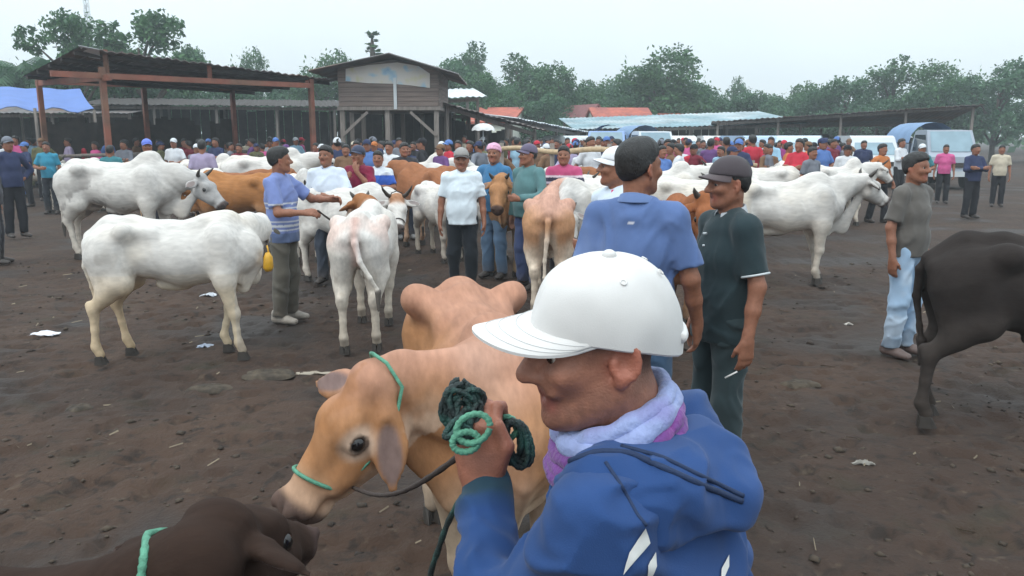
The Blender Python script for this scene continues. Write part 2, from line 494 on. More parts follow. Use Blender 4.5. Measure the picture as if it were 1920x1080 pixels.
def hide(P):
    """ribs under the skin, loose folds on the neck, uneven coat"""
    x, y, z = P[:, 0], np.abs(P[:, 1]), P[:, 2]
    n = fbm(P * 5.0, 2)
    m = sstep(-0.34, -0.2, x) * sstep(0.30, 0.18, x) * sstep(0.66, 0.78, z) * sstep(1.10, 1.0, z) * sstep(0.14, 0.2, y)
    r = -0.0042 * np.sin((x + 0.25 * (z - 0.9)) * 62.0) * m * sstep(0.3, 0.6, n)
    nf = sstep(0.50, 0.62, x) * sstep(1.2, 0.9, z)
    r = r - 0.004 * np.sin((x * 0.8 + z * 0.6) * 70.0 + n * 5) * nf * sstep(0.35, 0.6, n) * (x < 0.85)
    return r + 0.010 * (n - 0.5) + 0.004 * (fbm(P * 16.0, 2) - 0.5)
def make_cow(loc, yaw, coat, label, group='cattle standing in the market', res=0.013, scale=1.0, poll=(0.98, 0, 1.22), hdir=(0.75, 0, -0.66), hup=(0, 0, 1),
             feet=(0, 0, 0, 0), hump=0.6, dewlap=0.6, horns=0.10, tail=None, ear=(0.1, 1.0, -0.35), thin=0.0, halter=None, face=None, hs=1.0, name='cow', udder=False, tag_loc=None, ear_len=0.2, lx=1.0, ear_dirs=None, ear_in=None, sag=0.0, slim=1.0, hook_up=0.0):
    """local frame: +x forward, +y the animal's left, z up; withers about 1.2 m before scaling; feet = forward offset of hind left, hind right, fore left, fore right"""
    s = Solid(); W3 = (1, 1, 1); yy = (0, 1, 0)
    c0 = (0, 0, 0)
    fat = 1.0 - 0.10 * thin
    # trunk: deep chest narrowing to the flank
    g_ = (1 - slim) * 0.24; sl = slim
    s.cone((0.40, 0, 0.87 + g_), (0.02, 0, 0.84 + g_), 0.285 * sl, 0.30 * fat * sl, c0, 0.05, yy, 0.84 / sl ** 0.5)
    s.cone((0.02, 0, 0.84 + g_), (-0.32, 0, 0.89 + g_), 0.30 * fat * sl, 0.255 * fat * sl, c0, 0.05, yy, 0.90 / sl ** 0.5)
    s.cone((-0.32, 0, 0.89 + g_), (-0.62, 0, 0.95), 0.255 * fat * sl, 0.20, c0, 0.06, yy, 0.92)
    s.cone((0.40, 0, 0.87 + g_), (0.56, 0, 0.88 + g_), 0.27 * sl, 0.19, c0, 0.06, yy, 0.8)
    # spine
    s.chain([((0.42, 0, 1.10), 0.10), ((0.22, 0, 1.12), 0.075), ((-0.08, 0, 1.09), 0.065), ((-0.42, 0, 1.14 - 0.5 * hook_up), 0.07), ((-0.62, 0, 1.14 - 0.7 * hook_up), 0.065), ((-0.82, 0, 1.05), 0.045)], c0, 0.09)
    for e in (1, -1):
        s.ell((-0.45, e * (0.205 + 0.6 * hook_up), 1.10 + 0.018 * thin + hook_up), (0.075 - 0.015 * thin, 0.05 - 0.01 * thin, 0.055 - 0.008 * thin), c0, 0.09 - 0.035 * thin)                       # hook bone
        s.cone((-0.45, e * 0.19, 1.09 + 0.9 * hook_up), (-0.80, e * 0.10, 1.00), 0.05, 0.045, c0, 0.09)       # to the pin bone
        s.cone((-0.20, e * 0.12, 1.08), (-0.45, e * 0.17, 1.09 + 0.9 * hook_up), 0.045, 0.05, c0, 0.08)
        if thin > 0:
            s.ell((-0.30, e * (0.345 - 0.05 * thin), 1.02), (0.12, 0.10, 0.09), c0, 0.08, sub=True)           # hollow of the flank
    if hump > 0:
        s.ell((0.36, 0, 1.15 + 0.075 * hump), (0.17, 0.075 + 0.02 * hump, 0.055 + 0.085 * hump), c0, 0.07, R=[[0.97, 0, 0.25], [0, 1, 0], [-0.25, 0, 0.97]])
    # hind legs
    for i, e in ((0, 1), (1, -1)):
        f = feet[i]
        s.cone((-0.60, e * 0.13, 0.93), (-0.52, e * 0.155, 0.70), 0.185, 0.125, c0, 0.07, yy, 0.75)
        s.cone((-0.70, e * 0.12, 0.88), (-0.66, e * 0.14, 0.60), 0.14, 0.085, c0, 0.06, yy, 0.8)
        hk = V(-0.74 + f * 0.55, e * 0.135, 0.47)
        s.cone((-0.56, e * 0.15, 0.68), hk, 0.105, 0.050, c0, 0.05)
        s.cone(hk + V(-0.035, 0, 0.03), hk + V(-0.01, 0, -0.03), 0.036, 0.04, c0, 0.03)
        ft = V(-0.72 + f, e * 0.135, 0.15)
        s.chain([(hk, 0.046), (hk * 0.45 + ft * 0.55, 0.030), (ft, 0.037), (ft + V(0.035, 0, -0.07), 0.040)], c0, 0.025)
    for i, e in ((2, 1), (3, -1)):
        f = feet[i]
        s.cone((0.40, e * 0.15, 1.00), (0.42, e * 0.17, 0.70), 0.14, 0.11, c0, 0.08, yy, 0.65)
        kn = V(0.42 + f * 0.55, e * 0.145, 0.40)
        s.cone((0.40, e * 0.165, 0.72), kn, 0.090, 0.047, c0, 0.05)
        s.ell(kn + V(0.012, 0, 0), (0.046, 0.042, 0.056), c0, 0.03)
        ft = V(0.40 + f, e * 0.14, 0.15)
        s.chain([(kn, 0.043), (kn * 0.4 + ft * 0.6, 0.030), (ft, 0.037), (ft + V(0.03, 0, -0.07), 0.040)], c0, 0.025)
    # neck
    poll = V(*poll); d, y, z = frame(hdir, hup)
    nb, nk = V(0.50, 0, 1.02), poll - d * 0.03 - z * 0.10
    midn = nb * 0.5 + nk * 0.5 + V(0, 0, 0.02 - sag)
    ny = unit(np.cross(unit(nk - nb), (0, 0, 1)))
    s.cone(nb - V(0.06, 0, 0.03), midn, 0.215, 0.155, c0, 0.08, ny, 0.62)
    s.cone(midn, nk, 0.155, 0.115, c0, 0.06, ny, 0.72)
    s.cone(nb + V(0.02, 0, -0.18), midn + V(0, 0, -0.10), 0.14, 0.09, c0, 0.08, ny, 0.55)
    if dewlap > 0:
        th = poll + d * 0.10 * hs - z * 0.18
        lowp = V(0.60, 0, 0.70) * 0.6 + th * 0.4 + V(0, 0, -0.12 * dewlap)
        s.cone((0.56, 0, 0.72), lowp, 0.11, 0.085, c0, 0.06, ny, 0.32)
        s.cone(lowp, th, 0.085, 0.05, c0, 0.06, ny, 0.38)
        s.cone((0.60, 0, 0.80), (0.54, 0, 0.62), 0.13, 0.06 + 0.02 * dewlap, c0, 0.06, yy, 0.35)
    if udder:
        s.ell((-0.42, 0, 0.58), (0.13, 0.10, 0.09), c0, 0.05)
    s.ell((-0.10, 0, 0.565 + (1 - slim) * 0.5), (0.16, 0.05, 0.05), c0, 0.06)
    # head
    def H(a, b, c): return poll + (d * a + y * b * 0.93 + z * c) * hs
    R = np.array([d, y, z])
    r = lambda *a: tuple(v * hs for v in a)
    s.cone(H(0.02, 0, -0.04), H(0.17, 0, -0.055), 0.088 * hs, 0.098 * hs, c0, 0.03, y, 0.94)
    s.cone(H(0.17, 0, -0.045), H(0.40, 0, -0.05), 0.094 * hs, 0.066 * hs, c0, 0.04, y, 0.82)
    s.ell(H(0.02, 0, 0.012), r(0.05, 0.085, 0.045), c0, 0.05, R)                      # poll ridge
    for e in (1, -1):
        s.ell(H(0.165, e * 0.07, 0.005), r(0.06, 0.042, 0.04), c0, 0.03, R)           # brow
        s.cone(H(0.13, e * 0.045, -0.135), H(0.32, e * 0.03, -0.105), 0.068 * hs, 0.045 * hs, c0, 0.05)   # cheek and jaw
        s.ell(H(0.185, e * 0.107, -0.028), r(0.037, 0.02, 0.030), c0, 0.012, R)       # lids
        s.ell(H(0.188, e * 0.125, -0.026), r(0.027, 0.02, 0.018), c0, 0.008, R, sub=True)
        s.ell(H(0.27, e * 0.072, -0.07), r(0.07, 0.02, 0.025), c0, 0.04, R)
    s.ell(H(0.430, 0, -0.055), r(0.058, 0.074, 0.060), c0, 0.03, R)                   # muzzle
    s.ell(H(0.405, 0, -0.112), r(0.055, 0.05, 0.030), c0, 0.02, R)                    # lower lip
    earh = []
    for e in (1, -1):
        s.ell(H(0.470, e * 0.045, -0.025), r(0.022, 0.014, 0.018), c0, 0.012, R, sub=True)
        s.ell(H(0.452, e * 0.052, -0.010), r(0.028, 0.018, 0.018), c0, 0.018, R)
        s.ell(H(0.42, e * 0.066, -0.092), r(0.05, 0.012, 0.007), c0, 0.010, R, sub=True)
        # ear: root, leaf, cupped
        ed = unit(d * ear[0] + y * e * ear[1] + z * ear[2]) if ear_dirs is None else unit(ear_dirs[0 if e > 0 else 1])
        en = unit(np.cross(ed, d if abs(np.dot(ed, d)) < 0.9 else z))
        ef = np.cross(en, ed)
        b0 = H(0.045, e * 0.085, -0.035)
        L = ear_len * hs
        Re = np.array([ed, ef, en])
        s.cone(b0 - ed * 0.02, b0 + ed * 0.05 * hs, 0.03 * hs, 0.034 * hs, c0, 0.02)
        s.ell(b0 + ed * L * 0.45, (L * 0.42, 0.054 * hs, 0.021 * hs), c0, 0.02, Re)
        s.cone(b0 + ed * L * 0.5, b0 + ed * L * 1.0, 0.046 * hs, 0.010 * hs, c0, 0.02, en, 0.38)
        fo = en if np.dot(en, d) > 0 else -en                       # hollow of the ear, opening forward
        s.ell(b0 + ed * L * 0.62 + fo * 0.030 * hs, (L * 0.42, 0.040 * hs, 0.020 * hs), (0, 1, 0), 0.012, Re, sub=True)
        earh.append((b0 + ed * L * 0.62 + fo * 0.016 * hs, Re, (L * 0.45, 0.040 * hs, 0.016 * hs)))
    # tail
    if tail is None: tail = [(-0.87, 0, 0.98), (-0.90, 0.01, 0.80), (-0.89, 0.03, 0.60), (-0.88, 0.03, 0.42)]
    tp = [((-0.80, 0, 1.06), 0.036)] + [(t, rr) for t, rr in zip(tail, (0.030, 0.022, 0.019, 0.017))]
    s.chain(tp, c0, 0.02)
    s.cone(tail[-1], V(*tail[-1]) + V(0, 0.0, -0.16), 0.026, 0.012, (1, 0, 0), 0.02)
    P, Q = s.surface(res / scale, wrinkle=hide)
    C = s.colours(P)
    c = coat(P, C)
    # head-local colours
    hl = (P - poll) @ R.T / hs
    inh = sstep(-0.10, 0.0, hl[:, 0]) * (np.abs(hl[:, 1]) < 0.14) * (np.abs(hl[:, 2]) < 0.22) * (np.linalg.norm(P - poll, axis=1) < 0.62 * hs)
    if face is not None:
        c = face(hl, c, inh)
    c = lerp(c, (0.075, 0.05, 0.045), inh * sstep(0.405, 0.44, hl[:, 0] + 0.15 * np.maximum(-hl[:, 2] - 0.07, 0)) * 0.92)     # wet dark nose
    c = lerp(c, (0.035, 0.028, 0.026), 0.85 * sstep(0.3, 0.9, C[:, 0]))                                                        # tail tuft
    for ec, Re, er in earh:
        q = (P - ec) @ Re.T / np.array(er)
        c = lerp(c, (0.20, 0.15, 0.14) if ear_in is None else ear_in, 0.8 * sstep(1.15, 0.7, np.linalg.norm(q, axis=1)))
    root = empty(name, (loc[0], loc[1], 0), yaw, scale if lx == 1.0 else (scale * lx, scale, scale))
    tag(root, label, 'cow', group)
    body = obj('body', np_mesh('cow_body', P, Q, True, M['fur'], c), root)
    for e in (1, -1):
        eo = obj('eye', EYE_COW, body, H(0.187, e * 0.101, -0.028), 0, hs)
    if horns > 0:
        for e in (1, -1):
            hb = H(0.015, e * 0.062, 0.02)
            o1 = unit(y * e * 0.8 + z * 0.55 - d * 0.1); o2 = unit(y * e * 0.25 + z * 1.0)
            pts = [hb - o1 * 0.02, hb + o1 * horns * 0.5, hb + o1 * horns * 0.8 + o2 * horns * 0.45, hb + o1 * horns * 0.85 + o2 * horns * 0.95]
            MB().tube(pts, [0.026, 0.023, 0.015, 0.004], 10).build('horn', M['horn'], root, True)
    for i, (bx, e) in enumerate(((-0.685, 1), (-0.685, -1), (0.432, 1), (0.432, -1))):
        yv = e * (0.135 if i < 2 else 0.14)
        hx = bx + feet[i]
        mb = MB()
        for q in (1, -1):
            yo = yv + q * 0.023
            lo = [(hx + 0.066, yo + q*0.002, 0), (hx + 0.03, yo + q * 0.022, 0), (hx - 0.045, yo + q * 0.02, 0), (hx - 0.05, yo - q * 0.021, 0), (hx + 0.03, yo - q * 0.021, 0)]
            hi = [(hx + 0.034, yo, 0.062), (hx + 0.015, yo + q * 0.017, 0.075), (hx - 0.04, yo + q * 0.016, 0.07), (hx - 0.042, yo - q * 0.018, 0.07), (hx + 0.015, yo - q * 0.018, 0.075)]
            fs = [[0,1,2,3,4][::-1], [5,6,7,8,9]] + [[k, (k+1) % 5, 5 + (k+1) % 5, 5 + k] for k in range(5)]
            mb.add(lo + hi, fs)
        mb.build('hoof', M['hoof'], root)
    if halter:
        hm = M[halter]; mb = MB()
        def ring(a, ry, rz, cz, tilt=0.0, n=26):
            return [H(a + tilt * math.sin(t), ry * math.cos(t), cz + rz * math.sin(t)) for t in np.linspace(0, 2 * math.pi, n)]
        mb.tube(ring(0.335, 0.079, 0.094, -0.065, 0.02), 0.0062 * hs, 6, False)
        for e in (1, -1):
            mb.tube([H(0.335, e * 0.079, -0.075), H(0.25, e * 0.098, -0.095), H(0.15, e * 0.118, -0.10), H(0.06, e * 0.118, -0.075), H(-0.02, e * 0.10, -0.04), H(-0.05, e * 0.06, 0.03), H(-0.05, 0, 0.055)], 0.006 * hs, 6)
        mb.build('halter', hm, root, True)
    if tag_loc is not None:
        mb = MB(); t = V(*tag_loc)
        mb.tube([t + V(0, 0, 0.10), t + V(0.01, 0, 0.05), t], 0.008, 6)
        mb.tube([t + V(0, 0, 0.04), t + V(0.005, 0, 0.0), t + V(0, 0, -0.09), t + V(0, 0, -0.12)], [0.02, 0.042, 0.05, 0.03], 10)
        mb.build('tassel', M['yellow'], root, True)
    return root, H

# ================================================================== people
SKIN = np.array((0.27, 0.115, 0.068))
def wrinkles(amp=0.008, f=9.0, seed=0.0, zs=0.45):
    def g(P):
        q = P * np.array((f, f, f * zs)) + seed
        wx = vnoise(q * 0.55 + 3.3) * 2.6; wz = vnoise(q * 0.5 + 8.8) * 2.2
        q2 = q + np.stack([wx, wz, wx - wz], 1)
        rg = lambda v, s_: np.exp(-((v - 0.5) / s_) ** 2)
        r1 = rg(vnoise(q2 * np.array((0.55, 0.55, 1.15))), 0.13)
        r2 = rg(vnoise(q2 * np.array((1.3, 1.3, 2.2)) + 40), 0.16)
        r3 = rg(vnoise(q2 * np.array((2.6, 2.6, 4.6)) + 70), 0.2)
        return -amp * (1.1 * (r1 - 0.4) + 0.5 * (r2 - 0.4) + 0.22 * (r3 - 0.4))
    return g
def add_head(s, c, fx, fy, fz, sc, skin, k=0.014, stubble=0.0):
    def H(a, b, z): return c + (fx * a + fy * b + fz * z) * sc
    R = np.array([fx, fy, fz]); r = lambda *a: tuple(v * sc for v in a)
    dark = skin * np.array((0.72, 0.68, 0.70)); lip = skin * np.array((0.95, 0.66, 0.78))
    jawc = lerp(skin, (0.06, 0.04, 0.035), np.array([stubble]))[0]
    s.ell(H(-0.014, 0, 0.034), r(0.097, 0.076, 0.083), skin, 0.02, R)
    s.ell(H(0.028, 0, -0.018), r(0.062, 0.064, 0.088), skin, 0.03, R)
    s.cone(H(0.0, 0, -0.055), H(0.058, 0, -0.088), 0.056 * sc, 0.030 * sc, jawc, 0.03, fy, 1.08)
    s.ell(H(0.074, 0, -0.098), r(0.020, 0.022, 0.018), jawc, 0.02, R)
    for e in (1, -1):
        s.cone(H(0.078, e * 0.014, 0.026), H(0.066, e * 0.048, 0.026), 0.013 * sc, 0.011 * sc, dark * 0.9, 0.014)   # brow
        s.ell(H(0.066, e * 0.042, -0.022), r(0.024, 0.022, 0.020), skin * 1.05, 0.022, R)                      # cheekbone
        s.cone(H(-0.005, e * 0.052, -0.062), H(0.05, e * 0.03, -0.092), 0.020 * sc, 0.016 * sc, jawc, 0.025)   # jaw edge
        s.ell(H(0.088, e * 0.033, 0.004), r(0.013, 0.019, 0.012), skin, 0.012, R, sub=True)                    # eye socket
        s.ell(H(0.074, e * 0.033, 0.013), r(0.014, 0.019, 0.006), skin * 0.9, 0.006, R)                        # upper lid
        s.ell(H(0.073, e * 0.033, -0.008), r(0.013, 0.017, 0.005), skin * 0.9, 0.006, R)
        # ear
        Re = np.array([unit(fx + fy * e * 0.30 * -1), unit(fy * e + fx * 0.30), fz])
        s.ell(H(-0.014, e * 0.082, -0.012), r(0.020, 0.0075, 0.031), skin * np.array((1.1, 0.92, 0.92)), 0.008, Re)
        s.ell(H(-0.008, e * 0.089, -0.007), r(0.011, 0.007, 0.016), skin, 0.006, Re, sub=True)
        s.ell(H(-0.006, e * 0.080, -0.038), r(0.010, 0.007, 0.010), skin, 0.008, Re)
        s.ell(H(0.098, e * 0.013, -0.030), r(0.011, 0.009, 0.009), skin, 0.008, R)                              # nostril wing
    s.cone(H(0.084, 0, 0.018), H(0.113, 0, -0.023), 0.0095 * sc, 0.0145 * sc, skin * 1.03, 0.010)
    s.cone(H(0.084, -0.018, -0.0565), H(0.084, 0.018, -0.0565), 0.0085 * sc, 0.0085 * sc, lip, 0.009)
    s.cone(H(0.081, -0.015, -0.0705), H(0.081, 0.015, -0.0705), 0.0090 * sc, 0.0090 * sc, lip, 0.009)
    s.ell(H(0.0935, 0, -0.0635), r(0.014, 0.022, 0.0030), lip, 0.003, R, sub=True)
    return H
def add_hand(s, w_, d, pn, t, curl, skin, sc=1.0, side=1, spread=1.0, thumb=None, fr=0.0092):
    d, pn, t = unit(d), unit(pn), unit(t)
    s.cone(w_ - d * 0.02 * sc, w_ + d * 0.03 * sc, 0.026 * sc, 0.028 * sc, skin, 0.02, pn, 0.75)
    for i in range(4):
        kb = w_ + d * 0.088 * sc + t * (0.030 - 0.0195 * i) * sc
        s.cone(w_ + d * 0.02 * sc + t * (0.014 - 0.010 * i) * sc, kb, 0.017 * sc, 0.0125 * sc, skin, 0.014)
        L = (0.074, 0.083, 0.077, 0.060)[i] * sc
        p = kb; a = 0.0
        for seg, (fl, cu) in enumerate(((0.45, 0.45), (0.30, 0.75), (0.25, 0.55))):
            a += cu * curl * (1 + 0.06 * i)
            q = p + (d * math.cos(a) + pn * math.sin(a)) * L * fl
            s.cone(p, q, (fr + 0.0008 - 0.0006 * seg) * sc, (fr - 0.0006 * seg) * sc, skin * (1.0 if seg < 2 else 1.08), 0.006)
            p = q
    tb = w_ + d * 0.022 * sc + t * 0.022 * sc
    if thumb is None:
        t1 = unit(d * 0.75 + t * 0.55 + pn * 0.30); t2 = unit(d * 0.9 + t * 0.1 + pn * 0.45)
    else:
        t1, t2 = unit(thumb[0]), unit(thumb[1])
    m = tb + t1 * 0.048 * sc
    s.cone(tb, m, 0.0165 * sc, 0.0115 * sc, skin, 0.012)
    s.cone(m, m + t2 * 0.034 * sc, 0.0110 * sc, 0.0095 * sc, skin * 1.05, 0.006)
def mirror(p): return V(p[0], -p[1], p[2])
ARMS = {   # elbow, wrist, hand direction, palm normal, thumb direction, curl  (left side; 1.70 m tall)
    'down':  ((-0.03, 0.235, 1.105), (0.02, 0.255, 0.86), (0.06, 0.02, -1), (0, -1, 0), (1, 0, 0), 0.45),
    'swing': ((0.03, 0.24, 1.11), (0.14, 0.25, 0.89), (0.35, -0.05, -1), (0, -1, -0.1), (1, 0, 0.3), 0.6),
    'back':  ((-0.10, 0.265, 1.12), (-0.14, 0.25, 0.87), (-0.1, -0.1, -1), (0, -1, 0), (1, 0, 0), 0.6),
    'front': ((0.05, 0.28, 1.12), (0.26, 0.10, 1.09), (0.5, -0.85, 0.05), (-0.6, -0.3, 0), (0.1, 0, 1), 0.7),
    'chest': ((0.07, 0.27, 1.13), (0.22, 0.08, 1.26), (0.2, -0.7, 0.6), (-1, 0, 0), (0, 0.5, 0.8), 0.8),
    'reach': ((0.20, 0.26, 1.20), (0.43, 0.19, 1.20), (1, -0.1, 0.05), (0, -0.7, -0.7), (0, -0.6, 0.8), 0.9),
    'cross': ((0.08, 0.25, 1.13), (0.22, -0.06, 1.16), (0, -1, 0.1), (-1, 0, 0), (0, 0, 1), 0.4),
    'hip':   ((-0.10, 0.37, 1.14), (0.02, 0.20, 1.00), (0.4, -0.8, -0.3), (0, -1, 0), (0, 0, 1), 0.5),
    'mouth': ((0.10, 0.25, 1.16), (0.17, 0.09, 1.37), (0.0, -0.4, 0.9), (-1, 0, 0), (0, 0.8, 0.4), 0.9),
}
def cap_parts(c, fx, fy, fz, sc, col, res, matname='cloth', brim_col=None, backward=False):
    """returns meshes in the person's frame: crown, brim"""
    R = np.array([fx, fy, fz]); H = lambda a, b, z: c + (fx * a + fy * b + fz * z) * sc
    s = Solid()
    s.ell(H(-0.014, 0, 0.040), tuple(v * sc for v in (0.108, 0.088, 0.094)), col, 0.02, R)
    nrm = -(fz * 1.0 - fx * 0.22)
    P, Q = s.surface(res, cut=[(nrm, np.dot(unit(nrm), H(0.0, 0, 0.034)))])
    crown = np_mesh('cap_crown', P, Q, True, M[matname], np.tile(col, (len(P), 1)))
    # brim: curved plate
    n, m = 10, 7; top, bot = [], []
    g = -1.0 if backward else 1.0
    for i in range(n + 1):
        a = (-1 + 2 * i / n) * 1.25
        ro, rt = [], []
        for j in range(m + 1):
            u = j / m
            x = (0.088 * math.cos(a) - 0.014) + u * (0.075 * max(0.0, math.cos(a * 1.2)) ** 0.7)
            yv = 0.083 * math.sin(a) * (1 + 0.05 * u)
            zv = 0.048 + 0.22 * (x - 0.0) * 0.25 - 3.2 * yv * yv * (0.4 + u) - 0.010 * u
            rt.append(H(g * x, yv, zv + 0.004)); ro.append(H(g * x, yv, zv))
        top.append(rt); bot.append(ro)
    mb = MB().grid(top).grid([row[::-1] for row in bot])
    for i in range(n):
        mb.add([top[i][m], top[i+1][m], bot[i+1][m], bot[i][m]], [[0, 1, 2, 3]])
    bc = col if brim_col is None else brim_col
    brim = np_mesh('cap_brim', mb.v, mb.f, True, M[matname], np.tile(bc, (len(mb.v), 1)))
    return crown, brim
def shoe_mesh():
    s = Solid()
    s.cone((-0.055, 0, 0.045), (0.08, 0, 0.04), 0.042, 0.040, (1, 1, 1), 0.02, (0, 1, 0), 0.95)
    s.cone((0.08, 0, 0.04), (0.165, 0, 0.03), 0.040, 0.030, (1, 1, 1), 0.02, (0, 1, 0), 1.2)
    s.cone((-0.04, 0, 0.05), (-0.045, 0, 0.10), 0.042, 0.045, (1, 1, 1), 0.02)
    P, Q = s.surface(0.010, cut=[((0, 0, -1), 0.0)])
    return np_mesh('shoe', P, Q, True, M['shoe'])
SHOE = shoe_mesh()

def make_person(loc, yaw, label, h=1.68, res=0.009, shirt=(0.5, 0.5, 0.5), shirt_fn=None, sleeve='short', hem=0.86, collar=False, trousers=(0.03, 0.035, 0.05), trouser_fn=None,
                arms=('down', 'down'), head_yaw=0.0, head_pitch=0.0, hat=None, hat_col=(0.8, 0.8, 0.8), brim_col=None, hair=True, fat=1.0, skin=SKIN, group=None, shoes=(0.05, 0.04, 0.035),
                stride=0.0, lean=0.0, open_neck=False, tight=0.0, seed=0.0, pose=None, cat='person', wr=0.010, bald=False, barefoot=False):
    """local frame: +x is where the person faces, +y the person's left"""
    q = h / 1.70
    def J(x, y, z):
        p = V(x, y, z) * q
        if lean:
            t = max(0.0, p[2] - 0.9 * q)
            p = V(p[0] + t * math.sin(lean), p[1], p[2] - t * (1 - math.cos(lean)))
        return p
    skin = np.array(skin, float)
    s = Solid(); yy = (0, 1, 0)
    # ---- body
    hc = J(0.015, 0, 1.585)
    ca, sa, cp, sp = math.cos(head_yaw), math.sin(head_yaw), math.cos(head_pitch), math.sin(head_pitch)
    fx = V(ca * cp, sa * cp, -sp); fy = V(-sa, ca, 0); fz = np.cross(fx, fy)
    s.cone(J(0, 0, 1.30), J(0, 0, 1.05), 0.080 * q, 0.080 * q, skin, 0.04, yy, 1.25)
    s.cone(J(0, 0, 1.05), J(0, 0, 0.93), 0.080 * q, 0.085 * q, skin, 0.04, yy, 1.25)
    for e in (1, -1):
        s.cone(J(0, e * 0.04, 1.385), J(0, e * 0.160, 1.362), 0.038 * q, 0.038 * q, skin, 0.03)
        st = stride * e
        s.chain([(J(0, e * 0.09, 0.88), 0.085 * q), (J(0.02 + st * 0.5, e * 0.10, 0.49), 0.055 * q), (J(-0.02 + st, e * 0.10, 0.09), 0.036 * q)], skin, 0.03)
        s.cone(J(-0.03 + st, e * 0.10, 0.04), J(0.13 + st, e * 0.115, 0.03), 0.032 * q, 0.026 * q, skin, 0.02)
    s.cone(J(-0.005, 0, 1.38), hc + (fx * -0.022 + fz * -0.05) * q, 0.060 * q, 0.053 * q, skin, 0.03)
    H = add_head(s, hc, fx, fy, fz, q, skin)
    armj = []
    for e, an in ((1, arms[0]), (-1, arms[1])):
        el, wr_, hd, pn, th, cu = (ARMS[an] if isinstance(an, str) else an)
        if e < 0: el, wr_, hd, pn, th = mirror(el), mirror(wr_), mirror(hd), mirror(pn), mirror(th)
        sh = J(0, e * 0.172, 1.372); el, wj = J(*el), J(*wr_)
        s.cone(sh, el, 0.040 * q, 0.040 * q, skin, 0.03)
        s.cone(el, el * 0.55 + wj * 0.45, 0.040 * q, 0.036 * q, skin, 0.02)
        s.cone(el * 0.55 + wj * 0.45, wj, 0.036 * q, 0.025 * q, skin, 0.02)
        add_hand(s, wj, V(*hd), V(*pn), V(*th), cu, skin, q * 1.02, fr=max(0.0092, res * 0.95))
        armj.append((sh, el, wj))
    P, Q = s.surface(res * 1.12)
    C = s.colours(P)
    C = C * (0.9 + 0.2 * fbm(P * 20, 2)[:, None])
    root = empty('person', (loc[0], loc[1], 0), yaw)
    tag(root, label, cat, group)
    body = obj('body', np_mesh('person_body', P, Q, True, M['skin'], C), root)
    for e in (1, -1):
        eo = obj('eye', EYE_MAN, body, H(0.0745, e * 0.033, 0.003), 0, q)
        eo.rotation_euler = (0, math.atan2(-fx[2], math.hypot(fx[0], fx[1])), math.atan2(fx[1], fx[0]))
    # ---- shirt
    t = Solid(); c0 = (0, 0, 0)
    t.cone(J(0, 0, 1.335), J(0.005, 0, 1.22), 0.112 * q, 0.126 * q * fat, c0, 0.05, yy, 1.28)
    t.cone(J(0.005, 0, 1.22), J(0.015 * fat, 0, 1.02), 0.126 * q * fat, 0.128 * q * fat, c0, 0.05, yy, 1.26)
    t.cone(J(0.015 * fat, 0, 1.02), J(0.005, 0, 0.78), 0.128 * q * fat, 0.142 * q * fat, c0, 0.05, yy, 1.26)
    for e, (sh, el, wj) in zip((1, -1), armj):
        t.cone(J(-0.008, e * 0.045, 1.415), sh + V(0, 0, 0.002), 0.050 * q, 0.055 * q, c0, 0.05)
        if sleeve == 'short':
            en = sh + (el - sh) * 0.80
            t.cone(sh, en, 0.059 * q, 0.066 * q, c0, 0.035, cutb=True)
        elif sleeve == 'long':
            t.cone(sh, el, 0.059 * q, 0.055 * q, c0, 0.035)
            t.cone(el, el + (wj - el) * 0.97, 0.056 * q, 0.040 * q, c0, 0.03, cutb=True)
    P, Q = t.surface(res * 1.1, cut=[((0, 0, -1), -hem * q)], wrinkle=wrinkles(wr, 9.0, seed))
    pn_ = P / q
    cc = np.tile(np.array(shirt, float), (len(P), 1)) if shirt_fn is None else shirt_fn(pn_)
    so = obj('shirt', np_mesh('shirt', P, Q, True, M['cloth'], cc), root)
    if collar is not False:
        ccol = np.array(shirt if collar is True else collar, float)
        mb = MB()
        n = 20; rows = []
        for i in range(n):
            a = 0.35 + (2 * math.pi - 0.7) * i / (n - 1)
            ca_, sa_ = math.cos(a), math.sin(a)
            r0, r1, r2 = 0.062, 0.065, 0.080
            rows.append([J(-0.008 + r0 * ca_, r0 * 1.02 * sa_, 1.425 - 0.012 * ca_), J(-0.008 + r1 * ca_, r1 * 1.04 * sa_, 1.462 - 0.022 * ca_), J(-0.008 + r1 * 1.10 * ca_, r1 * 1.14 * sa_, 1.460 - 0.022 * ca_), J(-0.008 + r2 * 1.02 * ca_, r2 * 1.12 * sa_, 1.438 - 0.034 * max(ca_, -0.1))])
        mb.grid(rows)
        me = np_mesh('collar', mb.v, mb.f, True, M['cloth'], np.tile(ccol, (len(mb.v), 1)))
        obj('collar', me, root)
    # ---- trousers
    t = Solid()
    t.cone(J(0, 0, 0.95), J(0, 0, 0.88), 0.090 * q * fat, 0.104 * q * fat, c0, 0.04, yy, 1.26)
    for e in (1, -1):
        st = stride * e
        kn = J(0.025 + st * 0.5, e * 0.100, 0.49); an_ = J(-0.012 + st, e * 0.104, 0.075)
        t.cone(J(0, e * 0.082, 0.90), kn, 0.098 * q * (0.5 + 0.5 * fat), 0.076 * q, c0, 0.035)
        t.cone(kn, an_, 0.078 * q, (0.070 - 0.02 * tight) * q, c0, 0.03, cutb=True)
    P, Q = t.surface(res * 1.25, wrinkle=wrinkles(wr * 1.1, 8.0, seed + 3.1, 0.7))
    cc = np.tile(np.array(trousers, float), (len(P), 1)) if trouser_fn is None else trouser_fn(P / q)
    n1 = fbm(P * 6.0 + seed, 3)
    cc = cc * (0.85 + 0.3 * n1[:, None])
    cc = lerp(cc, (0.09, 0.07, 0.055), 0.5 * sstep(0.28, 0.05, P[:, 2] + 0.12 * (n1 - 0.5)))
